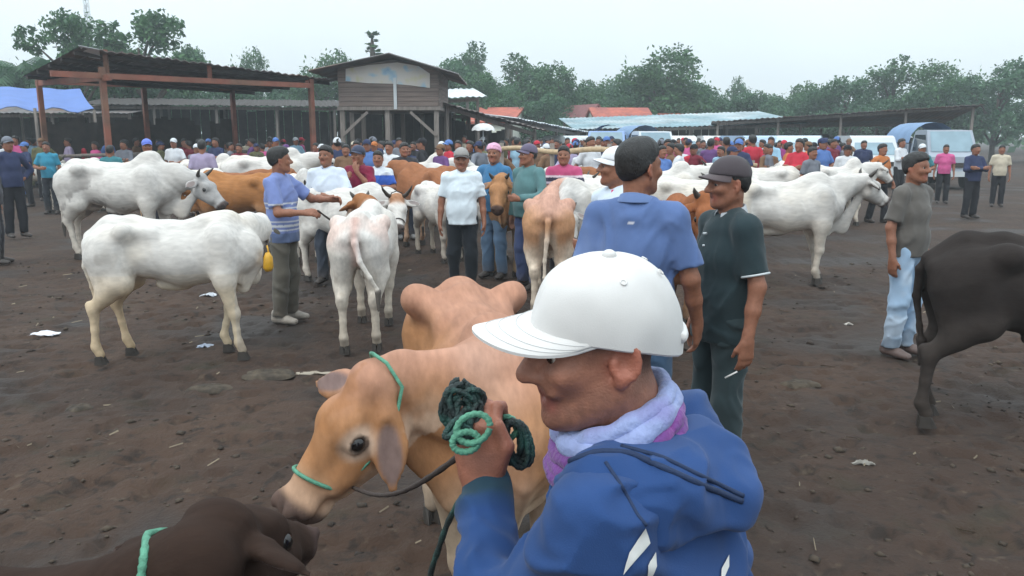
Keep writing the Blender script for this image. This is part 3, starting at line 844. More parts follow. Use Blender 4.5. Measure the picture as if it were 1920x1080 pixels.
    obj('trousers', np_mesh('trousers', P, Q, True, M['cloth'], cc), root)
    for e in (1, -1):
        sh_ = obj('shoe', SHOE, root, J(-0.012 + stride * e, e * 0.108, 0.0), 0.10 * e, q)
        sh_.color = (*[float(v) for v in shoes], 1)
    # ---- hair, hat
    if hair:
        a = Solid(); R = np.array([fx, fy, fz])
        a.ell(H(-0.022, 0, 0.043), tuple(v * q for v in (0.1005, 0.0795, 0.0875)), c0, 0.02, R)
        a.ell(H(-0.030, 0, 0.0), tuple(v * q for v in (0.083, 0.077, 0.073)), c0, 0.02, R)
        if hat is None: a.ell(H(0.02, 0, 0.075), tuple(v * q for v in (0.070, 0.066, 0.058)), c0, 0.02, R)
        nr = -(fz * 0.78 - fx * 0.62)
        P, Q = a.surface(min(res, 0.008), cut=[(nr, np.dot(unit(nr), H(0.076, 0, 0.066)))], wrinkle=wrinkles(0.003, 40.0, seed))
        obj('hair', np_mesh('hair', P, Q, True, M['hair']), root)
    if hat == 'cap':
        crown, brim = cap_parts(hc, fx, fy, fz, q, np.array(hat_col, float), 0.007, 'cloth', brim_col)
        co = obj('cap', crown, root); obj('brim', brim, co)
    elif hat == 'wrap':
        a = Solid(); R = np.array([fx, fy, fz])
        a.ell(H(-0.017, 0, 0.047), tuple(v * q for v in (0.112, 0.092, 0.092)), c0, 0.02, R)
        a.ell(H(-0.085, 0, 0.02), tuple(v * q for v in (0.05, 0.05, 0.045)), c0, 0.03, R)
        nr = -(fz * 0.9 - fx * 0.35)
        P, Q = a.surface(0.007, cut=[(nr, np.dot(unit(nr), H(0.08, 0, 0.055)))], wrinkle=wrinkles(0.006, 22.0, seed))
        obj('head_scarf', np_mesh('head_scarf', P, Q, True, M['cloth'], np.tile(np.array(hat_col, float), (len(P), 1)) * (0.8 + 0.4 * vnoise(P * 30)[:, None])), root)
    return root, H, J, armj

# ================================================================== ground
def ground_height(X, Y):
    P = np.stack([X, Y, np.zeros_like(X)], -1)
    h = 0.05 * (fbm(P * 0.9, 3) - 0.5) + 0.034 * (fbm(P * 3.1 + 5, 3) - 0.5)
    d = vnoise(P * 7.5 + 31)                       # hoof dents
    h = h - 0.032 * sstep(0.60, 0.76, d) + 0.012 * sstep(0.70, 0.85, vnoise(P * 11 + 77))
    h = h + 0.010 * (fbm(P * 16, 2) - 0.5)
    far = 1 - sstep(14, 30, np.hypot(X, Y))
    return h * far - 0.012
def axis(core0, core1, step, far0, far1, grow=1.09):
    a = list(np.arange(core0, core1, step)); d = step
    while a[-1] < far1: d *= grow; a.append(a[-1] + d)
    d = step; b = [core0]
    while b[-1] > far0: d *= grow; b.append(b[-1] - d)
    return np.array(b[::-1][:-1] + a)
gx, gy = axis(-4.2, 5.2, 0.040, -700, 700), axis(1.6, 9.0, 0.040, -120, 1200, 1.06)
GX, GY = np.meshgrid(gx, gy, indexing='ij')
GZ = ground_height(GX, GY)
n, m = GX.shape
idx = np.arange(n * m).reshape(n, m)
gf = np.stack([idx[:-1, :-1], idx[1:, :-1], idx[1:, 1:], idx[:-1, 1:]], -1).reshape(-1, 4)
def ground_material():
    mt, N, L, p = new_mat('mud')
    tc = N.new('ShaderNodeTexCoord'); src = tc.outputs['Object']
    def noise(s, d=5, o=None, dist=0.0):
        t = N.new('ShaderNodeTexNoise'); t.inputs['Scale'].default_value = s; t.inputs['Detail'].default_value = d; t.inputs['Distortion'].default_value = dist
        v = src
        if o:
            mp = N.new('ShaderNodeMapping'); mp.inputs['Location'].default_value = o; L.new(src, mp.inputs['Vector']); v = mp.outputs[0]
        L.new(v, t.inputs['Vector']); return t.outputs['Fac']
    def rng(v, a, b, c=0.0, d=1.0):
        r = N.new('ShaderNodeMapRange'); r.inputs['From Min'].default_value, r.inputs['From Max'].default_value = a, b
        r.inputs['To Min'].default_value, r.inputs['To Max'].default_value = c, d; L.new(v, r.inputs['Value']); return r.outputs[0]
    def mixc(f, A, B):
        x = N.new('ShaderNodeMix'); x.data_type = 'RGBA'; L.new(f, x.inputs['Factor'])
        for s_, c in (('A', A), ('B', B)):
            if isinstance(c, tuple): x.inputs[s_].default_value = (*c, 1)
            else: L.new(c, x.inputs[s_])
        return x.outputs['Result']
    c = mixc(rng(noise(1.3, 6), 0.35, 0.65), (0.0474, 0.0273, 0.0185), (0.0666, 0.0399, 0.0271))
    c = mixc(rng(noise(0.35, 4, (3, 8, 0)), 0.45, 0.65), c, (0.0407, 0.0259, 0.0198))
    c = mixc(rng(noise(9, 6, (1, 2, 0), 1.0), 0.52, 0.70), c, (0.0237, 0.0168, 0.0132))
    c = mixc(rng(noise(14, 5, (9, 4, 0)), 0.62, 0.72, 0, 0.6), c, (0.0999, 0.0735, 0.0515))
    c = mixc(rng(noise(2.3, 5, (7, 1, 3)), 0.58, 0.72, 0, 0.55), c, (0.0370, 0.0315, 0.0185))
    wet = rng(noise(0.8, 5, (2, 5, 1)), 0.50, 0.66)
    c = mixc(wet, c, (0.0266, 0.0182, 0.0145))
    L.new(c, p.inputs['Base Color'])
    L.new(rng(wet, 0, 1, 0.92, 0.62), p.inputs['Roughness'])
    p.inputs['Specular IOR Level'].default_value = 0.3
    b = N.new('ShaderNodeBump'); b.inputs['Strength'].default_value = 0.7; b.inputs['Distance'].default_value = 0.03
    a = N.new('ShaderNodeMath'); a.operation = 'ADD'
    L.new(noise(11, 8, None, 0.6), a.inputs[0]); L.new(rng(noise(60, 4), 0, 1, 0, 0.35), a.inputs[1])
    L.new(a.outputs[0], b.inputs['Height']); L.new(b.outputs[0], p.inputs['Normal'])
    return mt
M['mud'] = ground_material()
g = obj('ground', np_mesh('ground', np.stack([GX, GY, GZ], -1).reshape(-1, 3), gf, True, M['mud']))
struct(g, 'structure', 'trampled brown mud of the market ground')

# clods and dung crumbs: one mass
def scatter_clods():
    R = np.random.RandomState(11); mb = MB()
    t = [(1,0,0),(-1,0,0),(0,1,0),(0,-1,0),(0,0,1),(0,0,-0.6)]
    F = [[0,2,4],[2,1,4],[1,3,4],[3,0,4],[2,0,5],[1,2,5],[3,1,5],[0,3,5]]
    N = 3000
    yy_ = 1.7 + 11 * R.rand(N) ** 1.4
    xx_ = (R.rand(N) * 2 - 1) * (1.2 + yy_ * 0.78)
    keep = vnoise(np.stack([xx_ * 0.8, yy_ * 0.8, xx_ * 0 + 4], 1)) > 0.38
    xx_, yy_ = xx_[keep], yy_[keep]
    zz = ground_height(xx_, yy_)
    vs, fs = [], []
    for i, (x, y, z) in enumerate(zip(xx_, yy_, zz)):
        r = 0.006 + 0.020 * R.rand() ** 3 + 0.0008 * y
        a = R.rand() * 6.28; c_, s_ = math.cos(a), math.sin(a); sx, sy, sz = r * (0.7 + R.rand()), r * (0.7 + 0.6 * R.rand()), r * (0.4 + 0.4 * R.rand())
        o = len(vs)
        for p in t:
            px_, py_ = p[0] * sx * (0.7 + 0.6 * R.rand()), p[1] * sy * (0.7 + 0.6 * R.rand())
            vs.append((x + px_ * c_ - py_ * s_, y + px_ * s_ + py_ * c_, z + p[2] * sz + 0.2 * sz))
        fs += [[k + o for k in f] for f in F]
    me = np_mesh('clods', np.array(vs), np.array(fs), True, mat('clod', (0.036, 0.025, 0.019), 0.9, 0.6, 2.0, second=(0.070, 0.052, 0.036)))
    return struct(obj('mud_clods', me), 'stuff', 'crumbs of mud and dung strewn over the ground')
scatter_clods()
def scatter_straw():
    R = np.random.RandomState(5); vs, fs = [], []
    for i in range(230):
        y = 1.8 + 10 * R.rand() ** 1.3; x = (R.rand() * 2 - 1) * (0.9 + y * 0.75); z = float(ground_height(np.array([x]), np.array([y]))[0]) + 0.008
        a = R.rand() * 3.14; l = 0.012 + 0.05 * R.rand() ** 2; w_ = 0.0016 + 0.0004 * y
        dx, dy = math.cos(a) * l, math.sin(a) * l; nx, ny = -math.sin(a) * w_, math.cos(a) * w_; o = len(vs)
        vs += [(x-dx-nx, y-dy-ny, z), (x+dx-nx, y+dy-ny, z+0.01*R.rand()), (x+dx+nx, y+dy+ny, z+0.012), (x-dx+nx, y-dy+ny, z+0.004)]
        fs.append([o, o+1, o+2, o+3])
    me = np_mesh('straw', np.array(vs), np.array(fs), False, mat('straw', (0.19, 0.15, 0.10), 0.8, 0.5, 3.0))
    return struct(obj('straw_bits', me), 'stuff', 'stray bits of straw on the mud')
scatter_straw()
# crumpled paper and bags
def litter(px, py, wd, dp, col, label, seed, hgt=0.03):
    x, y = G(px, py); R = np.random.RandomState(seed); n = 9
    z0 = float(ground_height(np.array([x]), np.array([y]))[0]) + 0.004
    rows = [[(x + (i / (n-1) - 0.5) * wd * (0.8 + 0.3 * R.rand()), y + (j / (n-1) - 0.5) * dp * (0.8 + 0.3 * R.rand()), z0 + hgt * R.rand() * (1 - abs(2 * i / (n-1) - 1) * 0.7)) for j in range(n)] for i in range(n)]
    mb = MB().grid(rows)
    low = [[(p[0], p[1], p[2] - 0.004) for p in r_] for r_ in rows]
    mb.grid([r_[::-1] for r_ in low])
    o = mb.build('litter', mat('litter%d' % seed, col, 0.6, 0.15, 20.0))
    tag(o, label, 'litter', 'litter lying on the mud')
M['dung'] = mat('dung', (0.066, 0.050, 0.034), 0.9, 0.5, 18.0, 0.9, 40.0, second=(0.036, 0.027, 0.020))
def dung(px, py, rx, ry, label, seed):
    x, y = G(px, py); z0 = float(ground_height(np.array([x]), np.array([y]))[0]); rows = []
    for i in range(9):
        t = i / 8.0; row = []
        for a in np.linspace(0, 2 * math.pi, 29):
            k = 1 + 0.35 * (float(vnoise(np.array([math.cos(a) * 1.5 + seed, math.sin(a) * 1.5 + seed, seed]))) - 0.5) * 2
            hz_ = 0.030 * (1 - t ** 2.2) * (0.7 + 0.6 * float(vnoise(np.array([t * rx * 40 * math.cos(a), t * rx * 40 * math.sin(a), seed])))) - 0.012 * (t == 1)
            row.append((x + rx * t * k * math.cos(a), y + ry * t * k * math.sin(a), z0 + hz_))
        rows.append(row)
    tag(MB().grid(rows).build('dung_pat', M['dung'], None, True), label, 'dung', 'dung pats on the mud')
litter(84, 628, 0.26, 0.12, (0.72, 0.72, 0.76), 'crumpled white paper on bare mud at the left edge', 1)
litter(384, 648, 0.14, 0.10, (0.45, 0.5, 0.6), 'pale blue plastic scrap beside the front hooves of the near white cow', 2)
litter(392, 552, 0.18, 0.14, (0.5, 0.52, 0.56), 'grey plastic bag under the belly of the near white cow', 3)
dung(392, 727, 0.17, 0.10, 'flattened pale dung pat left of the tan cow face', 4)
dung(497, 700, 0.20, 0.13, 'broad pale dung pat nearer the white cow front hooves', 5)
dung(150, 760, 0.10, 0.08, 'small dark dung pat below the crumpled white paper', 6)
dung(1500, 720, 0.13, 0.10, 'dung pat on the open mud right of the man in dark polo', 7)
litter(592, 699, 0.30, 0.06, (0.33, 0.28, 0.22), 'thin pale strip of husk beyond the tan cow ears', 6, 0.02)
litter(765, 543, 0.12, 0.08, (0.34, 0.31, 0.28), 'small grey rag right of the rear view white cow', 7)
litter(1618, 868, 0.12, 0.03, (0.30, 0.28, 0.25), 'pale stick scrap on the mud at right', 8)
litter(1592, 606, 0.08, 0.05, (0.45, 0.42, 0.38), 'tiny pale paper scrap behind the man in dark polo', 9)

# ================================================================== sheds and houses
M['tin'] = mat('tin', (0.16, 0.15, 0.15), 0.55, 0.35, 1.5, metal=0.3, second=(0.16, 0.10, 0.075))
M['tin_pale'] = mat('tin_pale', (0.62, 0.66, 0.68), 0.5, 0.15, 1.2, metal=0.1, second=(0.45, 0.48, 0.5))
M['tin_cyan'] = mat('tin_cyan', (0.19, 0.29, 0.33), 0.75, 0.35, 0.8, second=(0.36, 0.41, 0.43))
M['steel_red'] = mat('steel_red', (0.24, 0.080, 0.050), 0.7, 0.35, 2.5, second=(0.19, 0.095, 0.06))
M['old_wood'] = mat('old_wood', (0.20, 0.155, 0.135), 0.85, 0.35, 4.0, 0.5, 30.0, stretch=(0.25, 1, 6))
M['dark_wood'] = mat('dark_wood', (0.045, 0.038, 0.034), 0.9, 0.4, 4.0, 0.4, 30.0)
M['post_wood'] = mat('post_wood', (0.22, 0.19, 0.17), 0.85, 0.3, 6.0, 0.4, 30.0, stretch=(3, 3, 0.4))
M['tarp_blue'] = mat('tarp_blue', (0.075, 0.16, 0.44), 0.55, 0.12, 1.5, spec=0.4)
M['tile_red'] = mat('tile_red', (0.42, 0.11, 0.07), 0.8, 0.25, 3.0, 0.5, 12.0, second=(0.30, 0.085, 0.07))
M['tile_maroon'] = mat('tile_maroon', (0.20, 0.075, 0.075), 0.8, 0.25, 3.0, 0.5, 12.0)
M['plaster'] = mat('plaster', (0.66, 0.68, 0.60), 0.9, 0.12, 2.0)
M['bamboo'] = mat('bamboo', (0.45, 0.33, 0.20), 0.6, 0.25, 6.0, stretch=(0.3, 3, 3))
M['glass_dark'] = mat('glass_dark', (0.03, 0.04, 0.05), 0.08, 0.1, 2.0, spec=0.8)

def corrugated(A, B, C, D_, mat_, name, parent, pitch=0.22, amp=0.022, thick=0.02, sag=0.0):
    """A-B front edge, D-C back edge; the waves run from front to back"""
    A, B, C, D_ = map(lambda p: np.array(p, float), (A, B, C, D_))
    nW = int(np.linalg.norm(B - A) / pitch * 4) + 1; nW = min(nW, 220)
    up = unit(np.cross(B - A, D_ - A))
    if up[2] < 0: up = -up
    rows, low = [], []
    for i in range(nW + 1):
        u = i / nW; f, b = A + (B - A) * u, D_ + (C - D_) * u
        wv = amp * math.sin(2 * math.pi * i / 4) + 0.012 * math.sin(i * 0.37)
        rows.append([f + (b - f) * t + up * wv - V(0, 0, 1) * sag * 4 * t * (1 - t) for t in (0, 0.33, 0.66, 1)])
        low.append([p - up * thick for p in rows[-1]])
    mb = MB().grid(rows).grid([r_[::-1] for r_ in low])
    for R_, S_ in ((rows, low),):
        for i in range(nW):
            mb.add([R_[i][0], R_[i+1][0], S_[i+1][0], S_[i][0]], [[0, 1, 2, 3]])
            mb.add([R_[i][-1], R_[i+1][-1], S_[i+1][-1], S_[i][-1]], [[3, 2, 1, 0]])
    return mb.build(name, mat_, parent)

# --- large open shed at left, red steel posts
def big_shed():
    r = empty('open_shed', (0, 0, 0)); tag(r, 'large open shed with rust red posts and sagging tin roof', 'shed')
    A, B = U(206, 300, 22.0), U(589, 300, 26.6)
    e = unit(V(B[0]-A[0], B[1]-A[1], 0)); nb = V(-e[1], e[0], 0); Ld = np.linalg.norm((B - A)[:2])
    P0 = V(A[0], A[1], 0)
    bz0, bz1 = U(206, 143, 22.0)[2], U(589, 161, 26.6)[2]
    for k, (u, v) in enumerate(((0, 0), (1, 0), (0, 5.2), (0.5, 5.2), (1, 5.2))):
        p = P0 + e * Ld * u + nb * v
        MB().box((p[0], p[1], 1.8), (0.14, 0.14, 3.6), math.atan2(e[1], e[0])).build('post', M['steel_red'], r)
    MB().bar(P0 + V(0, 0, bz0) - e * 1.2 - V(0, .1, 0), P0 + e * Ld + V(0, 0, bz1) - V(0, .1, 0), 0.10, 0.15).build('beam', M['steel_red'], r)
    MB().bar(P0 + nb * 5.2 + V(0, 0, bz0 + 0.1), P0 + nb * 5.2 + e * Ld + V(0, 0, bz1 + 0.1), 0.10, 0.15).build('beam', M['steel_red'], r)
    MB().bar(P0 - nb * 0.5 + V(0, 0, bz0 - 0.05), P0 + nb * 5.4 + V(0, 0, bz0 + 0.05), 0.10, 0.16).build('beam', M['steel_red'], r)
    for u in (0.02, 0.47, 0.98):
        p = P0 + e * Ld * u
        MB().bar(p + V(0, 0, bz0 + (bz1 - bz0) * u), p + V(0, 0, bz0 + (bz1 - bz0) * u + 0.55 * (1 - u) + 0.15), 0.10).build('strut', M['steel_red'], r)
    fl, fr = U(148, 88, 21.3), U(632, 150, 27.2)
    bl = P0 - e * 0.6 + nb * 4.6; bl[2] = 3.55
    br = P0 + e * (Ld + 1.0) + nb * 5.9; br[2] = 3.45
    corrugated(fl, fr, br, bl, M['tin'], 'roof', r, 0.25)
    for t in np.linspace(0.08, 0.92, 5):                 # purlins under the roof
        a, b = fl + (bl - fl) * t - V(0, 0, .08), fr + (br - fr) * t - V(0, 0, .08)
        MB().bar(a, b, 0.07, 0.10).build('purlin', M['dark_wood'], r)
    # pale loose sheet lifting at the front corner
    q0, q1, q2, q3 = U(146, 84, 21.2), U(186, 92, 21.5), U(188, 110, 22.3), U(166, 106, 22.2)
    MB().add([q0, q1, q2, q3] + [q - V(0, 0, 0.015) for q in (q0, q1, q2, q3)], [[0,1,2,3],[7,6,5,4],[0,4,5,1],[1,5,6,2],[2,6,7,3],[3,7,4,0]]).build('roof_sheet', M['tin_pale'], r)
    # slatted dark back wall, added so the interior stays dark, and feed rails
    for i in range(34):
        u = i / 33.0
        if 0.80 < u < 0.86: continue
        p = P0 + e * Ld * u + nb * 5.35
        MB().box((p[0], p[1], 1.05 + 0.2 * random.random()), (0.17 + 0.09 * random.random(), 0.03, 2.2 + 0.4 * random.random()), math.atan2(e[1], e[0])).build('board', M['dark_wood'], r)
    for v, z in ((2.2, 1.25), (2.2, 0.75), (4.0, 1.2)):
        MB().tube([P0 + nb * v + V(0, 0, z), P0 + nb * v + e * Ld + V(0, 0, z + 0.06)], 0.05, 7).build('rail', M['post_wood'], r, True)
    return r
big_shed()
# lower sheds standing behind, closing the view under the roof
def lean_shed(p0, p1, depth, z0, z1, roofm, label, posts=4, wall=True, zb=None):
    r = empty('market_shed', (0, 0, 0)); tag(r, label, 'shed')
    p0, p1 = V(p0[0], p0[1], 0), V(p1[0], p1[1], 0); e = unit(p1 - p0); nb = V(-e[1], e[0], 0); Ld = np.linalg.norm(p1 - p0)
    zb = zb if zb is not None else (z0 + 0.5, z1 + 0.5)
    a, b = p0 - nb * 0.5 - e * 0.3, p1 - nb * 0.5 + e * 0.3; c, d = p1 + nb * depth + e * 0.3, p0 + nb * depth - e * 0.3
    a[2], b[2], c[2], d[2] = z0, z1, zb[1], zb[0]
    corrugated(a, b, c, d, roofm, 'roof', r, 0.25, 0.02)
    ang = math.atan2(e[1], e[0])
    for i in range(posts):
        u = i / (posts - 1); p = p0 + e * Ld * u; zt = z0 + (z1 - z0) * u
        MB().box((p[0], p[1], zt / 2), (0.11, 0.11, zt), ang).build('post', M['post_wood'], r)
        p = p + nb * depth * 0.95; zt = zb[0] + (zb[1] - zb[0]) * u - 0.1
        MB().box((p[0], p[1], zt / 2), (0.11, 0.11, zt), ang).build('post', M['post_wood'], r)
    MB().bar(p0 + V(0, 0, z0 - 0.12), p1 + V(0, 0, z1 - 0.12), 0.09, 0.13).build('beam', M['post_wood'], r)
    if wall:
        nbd = max(4, int(Ld / 0.45))
        for i in range(nbd):
            u = (i + 0.5) / nbd; p = p0 + e * Ld * u + nb * depth * 0.98; hgt = (zb[0] + (zb[1] - zb[0]) * u) - 0.35 - 0.3 * random.random()
            MB().box((p[0], p[1], hgt / 2), (Ld / nbd * 0.93, 0.04, hgt), ang).build('board', M['dark_wood'], r)
    return r
lean_shed((-19.0, 37.0), (-6.0, 40.5), 5.0, 3.2, 3.2, M['dark_wood'], 'added long shed darkening the view through the big open shed', 6)  # added behind the open shed; its dark roof colour stands in for shade
lean_shed((-6.5, 33.5), (-1.8, 34.5), 4.5, 2.9, 2.7, M['tin'], 'low dark shed below the plank house on stilts', 4)
a_, b_ = U(838, 250, 29.0), U(1002, 262, 31.5)
lean_shed(a_[:2], b_[:2], 4.0, U(838, 196, 29)[2], U(1010, 246, 31.5)[2], M['tin'], 'dark tin awning sloping down right of the plank house', 4, True, (3.6, 2.6))
a_, b_ = U(828, 250, 33.5), U(896, 250, 33.8)
lean_shed(a_[:2], b_[:2], 3.0, U(828, 185, 33.5)[2], U(896, 181, 33.8)[2], M['tin_pale'], 'small high awning with pale tin edge behind the dark awning', 2, False)
a_, b_ = U(958, 250, 34.0), U(1080, 250, 39.0)
lean_shed(a_[:2], b_[:2], 4.0, U(958, 222, 34)[2], U(1085, 247, 39)[2], M['tin_pale'], 'low stall roof with white edge left of the maroon roofed house', 4)
a_, b_ = U(1085, 250, 41.0), U(1500, 250, 41.5)
lean_shed(a_[:2], b_[:2], 7.0, U(1085, 242, 41)[2], U(1340, 231, 41.5)[2], M['tin_cyan'], 'long pale blue roofed vehicle shelter across the right', 7, True, (U(1160, 222, 48)[2], U(1480, 208, 48)[2]))
# right end of the shelter: dark gabled bay, going on to the right
a_, b_ = U(1345, 250, 39.5), U(1820, 250, 37.0)
lean_shed(a_[:2], b_[:2], 6.5, U(1345, 228, 39.5)[2], U(1820, 196, 37.0)[2], M['tin'], 'dark roofed bay at the right end of the vehicle shelter', 5, True, (2.25, 2.35))

# --- plank house on stilts
def stilt_house():
    r = empty('plank_house', (0, 0, 0)); tag(r, 'wooden plank house on stilts with faded banner under its gable', 'house')
    Y0, Y1 = 27.0, 31.0
    xl, xr = U(636, 200, Y0)[0], U(822, 200, Y0)[0]
    zf, zt = U(720, 205, Y0)[2], U(720, 128, Y0)[2]
    ridge = U(740, 106, Y0)[2]; xm = U(735, 106, Y0)[0]
    for x in (xl + 0.08, (xl * 0.52 + xr * 0.48), xr - 0.08):
        for y in (Y0 + 0.1, Y1 - 0.1):
            MB().box((x, y, (zf + 0.0) / 2), (0.15, 0.15, zf)).build('stilt', M['post_wood'], r)
    for x, s in ((xl + 0.08, 1), (xr - 0.08, -1)):
        MB().bar((x, Y0 + 0.02, zf - 0.85), (x + s * 0.85, Y0 + 0.02, zf - 0.08), 0.09).build('brace', M['post_wood'], r)
    MB().box(((xl + xr) / 2, (Y0 + Y1) / 2, zf + 0.03), (xr - xl + 0.1, Y1 - Y0 + 0.1, 0.12)).build('floor_beam', M['post_wood'], r)
    n = 8; hh = (zt - zf - 0.1) / n
    for i in range(n):
        z = zf + 0.1 + hh * (i + 0.5)
        MB().box(((xl + xr) / 2 + 0.02 * random.uniform(-1, 1), Y0 + 0.01 * random.random(), z), (xr - xl, 0.04, hh * 0.93)).build('plank', M['old_wood'], r)
        for x in (xl, xr):
            MB().box((x, (Y0 + Y1) / 2, z), (0.04, Y1 - Y0 - 0.1, hh * 0.93)).build('plank', M['old_wood'], r)
    MB().add([(xl, Y0 + 0.03, zt), (xr, Y0 + 0.03, zt), (xm, Y0 + 0.03, ridge - 0.1), (xl, Y0 + 0.08, zt), (xr, Y0 + 0.08, zt), (xm, Y0 + 0.08, ridge - 0.1)], [[0,1,2],[5,4,3],[0,3,4,1],[1,4,5,2],[2,5,3,0]]).build('gable', M['old_wood'], r)
    MB().box(((xl+xr)/2, Y1, (zf+zt)/2), (xr-xl, 0.05, zt-zf)).build('back_wall', M['dark_wood'], r)
    MB().box((U(741, 160, Y0)[0], Y0 - 0.05, (zf + zt) / 2 - 0.15), (0.10, 0.05, 1.0)).build('batten', M['tin_pale'], r)
    # faded banner, a printed cloth
    mt, N, L, p = new_mat('banner'); tc = N.new('ShaderNodeTexCoord'); no = N.new('ShaderNodeTexNoise'); no.inputs['Scale'].default_value = 1.7; no.inputs['Detail'].default_value = 2
    L.new(tc.outputs['Object'], no.inputs['Vector'])
    cr_ = N.new('ShaderNodeValToRGB'); L.new(no.outputs['Fac'], cr_.inputs[0])
    el = cr_.color_ramp.elements; el[0].position = 0.30; el[0].color = (0.16, 0.38, 0.62, 1); el[1].position = 0.72; el[1].color = (0.62, 0.60, 0.30, 1)
    for pz, c in ((0.42, (0.45, 0.60, 0.68, 1)), (0.48, (0.66, 0.64, 0.60, 1)), (0.60, (0.68, 0.64, 0.58, 1))):
        x = el.new(pz); x.color = c
    L.new(cr_.outputs[0], p.inputs['Base Color']); p.inputs['Roughness'].default_value = 0.7
    pts_t = [(648, 129), (690, 122), (745, 117), (785, 124), (806, 138)]; pts_b = [(648, 152), (690, 156), (735, 157), (770, 160), (806, 165)]
    rows = [[U(*t, Y0 - 0.04), U((t[0] + b[0]) / 2, (t[1] + b[1]) / 2, Y0 - 0.06), U(*b, Y0 - 0.04)] for t, b in zip(pts_t, pts_b)]
    MB().grid(rows).build('banner', mt, r)
    # roof
    ov = 0.75
    for s, xe, pe in ((-1, U(588, 138, Y0)[0], U(588, 136, Y0)[2]), (1, U(862, 143, Y0)[0], U(862, 142, Y0)[2])):
        A, B = V(xm, Y0 - ov, ridge + 0.03), V(xe, Y0 - ov, pe)
        C, D_ = V(xe, Y1 + 0.6, pe), V(xm, Y1 + 0.6, ridge + 0.03)
        corrugated(A, D_, C, B, M['tin'], 'roof', r, 0.25)
    return r
stilt_house()
# --- village houses behind
def gable_house(px0, px1, py_eave, py_ridge, Y, depth, roofm, label, wallm='plaster', turn=0.0, ridge_along=True):
    r = empty('village_house', (0, 0, 0)); tag(r, label, 'house', 'village houses beyond the market')
    a, b = U(px0, py_eave, Y), U(px1, py_eave, Y); zr = U(px0, py_ridge, Y)[2]; ze = a[2]
    W_ = b[0] - a[0]; cx, cy = (a[0] + b[0]) / 2, Y + depth / 2
    co, si = math.cos(turn), math.sin(turn)
    T = lambda x, y, z: (cx + x * co - y * si, cy + x * si + y * co, z)
    def bx(nm, c, d, m_, par=r): return MB().hexa([T(c[0] + sx * d[0] / 2, c[1] + sy * d[1] / 2, c[2] + sz * d[2] / 2) for sz in (-1, 1) for sx, sy in ((-1,-1),(1,-1),(1,1),(-1,1))]).build(nm, m_, par)
    w2, d2 = W_ / 2 * 0.92, depth / 2 * 0.92
    bx('wall', (0, 0, ze / 2), (2 * w2, 2 * d2, ze), M[wallm])
    if ridge_along:
        E = [(-W_/2, -depth/2, ze - .1), (W_/2, -depth/2, ze - .1), (W_/2, 0, zr), (-W_/2, 0, zr), (W_/2, depth/2, ze - .1), (-W_/2, depth/2, ze - .1)]
        fl = [[0,1,2,3],[3,2,4,5]]; gb = [[(-w2, -d2, ze), (-w2, d2, ze), (-w2, 0, zr - .12)], [(w2, -d2, ze), (w2, d2, ze), (w2, 0, zr - .12)]]
    else:
        E = [(-W_/2, -depth/2, ze - .1), (0, -depth/2, zr), (0, depth/2, zr), (-W_/2, depth/2, ze - .1), (W_/2, -depth/2, ze - .1), (W_/2, depth/2, ze - .1)]
        fl = [[0,1,2,3],[4,5,2,1]]; gb = [[(-w2, -d2, ze), (w2, -d2, ze), (0, -d2, zr - .12)], [(-w2, d2, ze), (w2, d2, ze), (0, d2, zr - .12)]]
    up = [T(*p) for p in E]; lo = [(p[0], p[1], p[2] - 0.14) for p in up]; mb = MB()
    for f in fl: mb.add([up[i] for i in f], [[0,1,2,3]]); mb.add([lo[i] for i in f], [[3,2,1,0]])
    for i, j in ((0,1),(1,2),(2,3),(3,0),(4,5),(2,4),(1,4),(5,3)): mb.add([up[i], up[j], lo[j], lo[i]], [[0,1,2,3]])
    mb.build('roof', roofm, r)
    for gx_ in gb: MB().add([T(*p) for p in gx_], [[0,1,2],[2,1,0]] if False else [[0,1,2]]).build('gable', M[wallm], r)
    wn = bx('window', (w2 * 0.35, -d2 - 0.02, ze * 0.55), (0.9, 0.06, 0.9), M['glass_dark'])
    bx('frame', (w2 * 0.35, -d2 - 0.03, ze * 0.55 + 0.5), (1.1, 0.08, 0.08), M['plaster'], wn)
    bx('door', (-w2 * 0.3, -d2 - 0.02, 1.0), (0.9, 0.06, 2.0), M['dark_wood'])
    return r
gable_house(1040, 1124, 234, 194, 58.0, 7.0, M['tile_maroon'], 'pale house with maroon tiled gable roof below the trees', turn=0.45, ridge_along=False)
gable_house(1112, 1232, 238, 198, 53.0, 7.0, M['tile_red'], 'house with bright red tiled roof left of the round tree', turn=0.1)
gable_house(893, 985, 225, 198, 52.0, 6.0, M['tile_red'], 'orange tiled roof showing above the dark awning', turn=-0.25)
gable_house(1245, 1330, 236, 210, 56.0, 6.0, M['tile_red'], 'low red tiled roof just above the pale blue shelter', turn=0.2)
# --- blue tarpaulin stall at far left
def tarp_stall():
    r = empty('tarpaulin_stall', (0, 0, 0)); tag(r, 'blue tarpaulin canopy stretched over a stall at the left edge', 'stall')
    n = 14; rows = []
    A, B, C, D_ = U(-60, 196, 25.0), U(176, 203, 28.0), U(150, 166, 33), U(-60, 160, 31)
    for i in range(n + 1):
        u = i / n; row = []
        for j in range(7):
            v = j / 6; p = (A * (1-u) + B * u) * (1-v) + (D_ * (1-u) + C * u) * v
            row.append(p - V(0, 0, 0.16 * math.sin(math.pi * u * 3) ** 2 * (1 - v * 0.6) + 0.1 * math.sin(math.pi * v)))
        rows.append(row)
    mb = MB().grid(rows).grid([[p - V(0, 0, .02) for p in row][::-1] for row in rows])
    mb.build('tarpaulin', M['tarp_blue'], r, True)
    for p in (A, B, C, D_, (A + B) / 2):
        MB().tube([(p[0], p[1], 0), (p[0], p[1], p[2] - 0.05)], 0.05, 8).build('post', M['post_wood'], r, True)
    return r
tarp_stall()
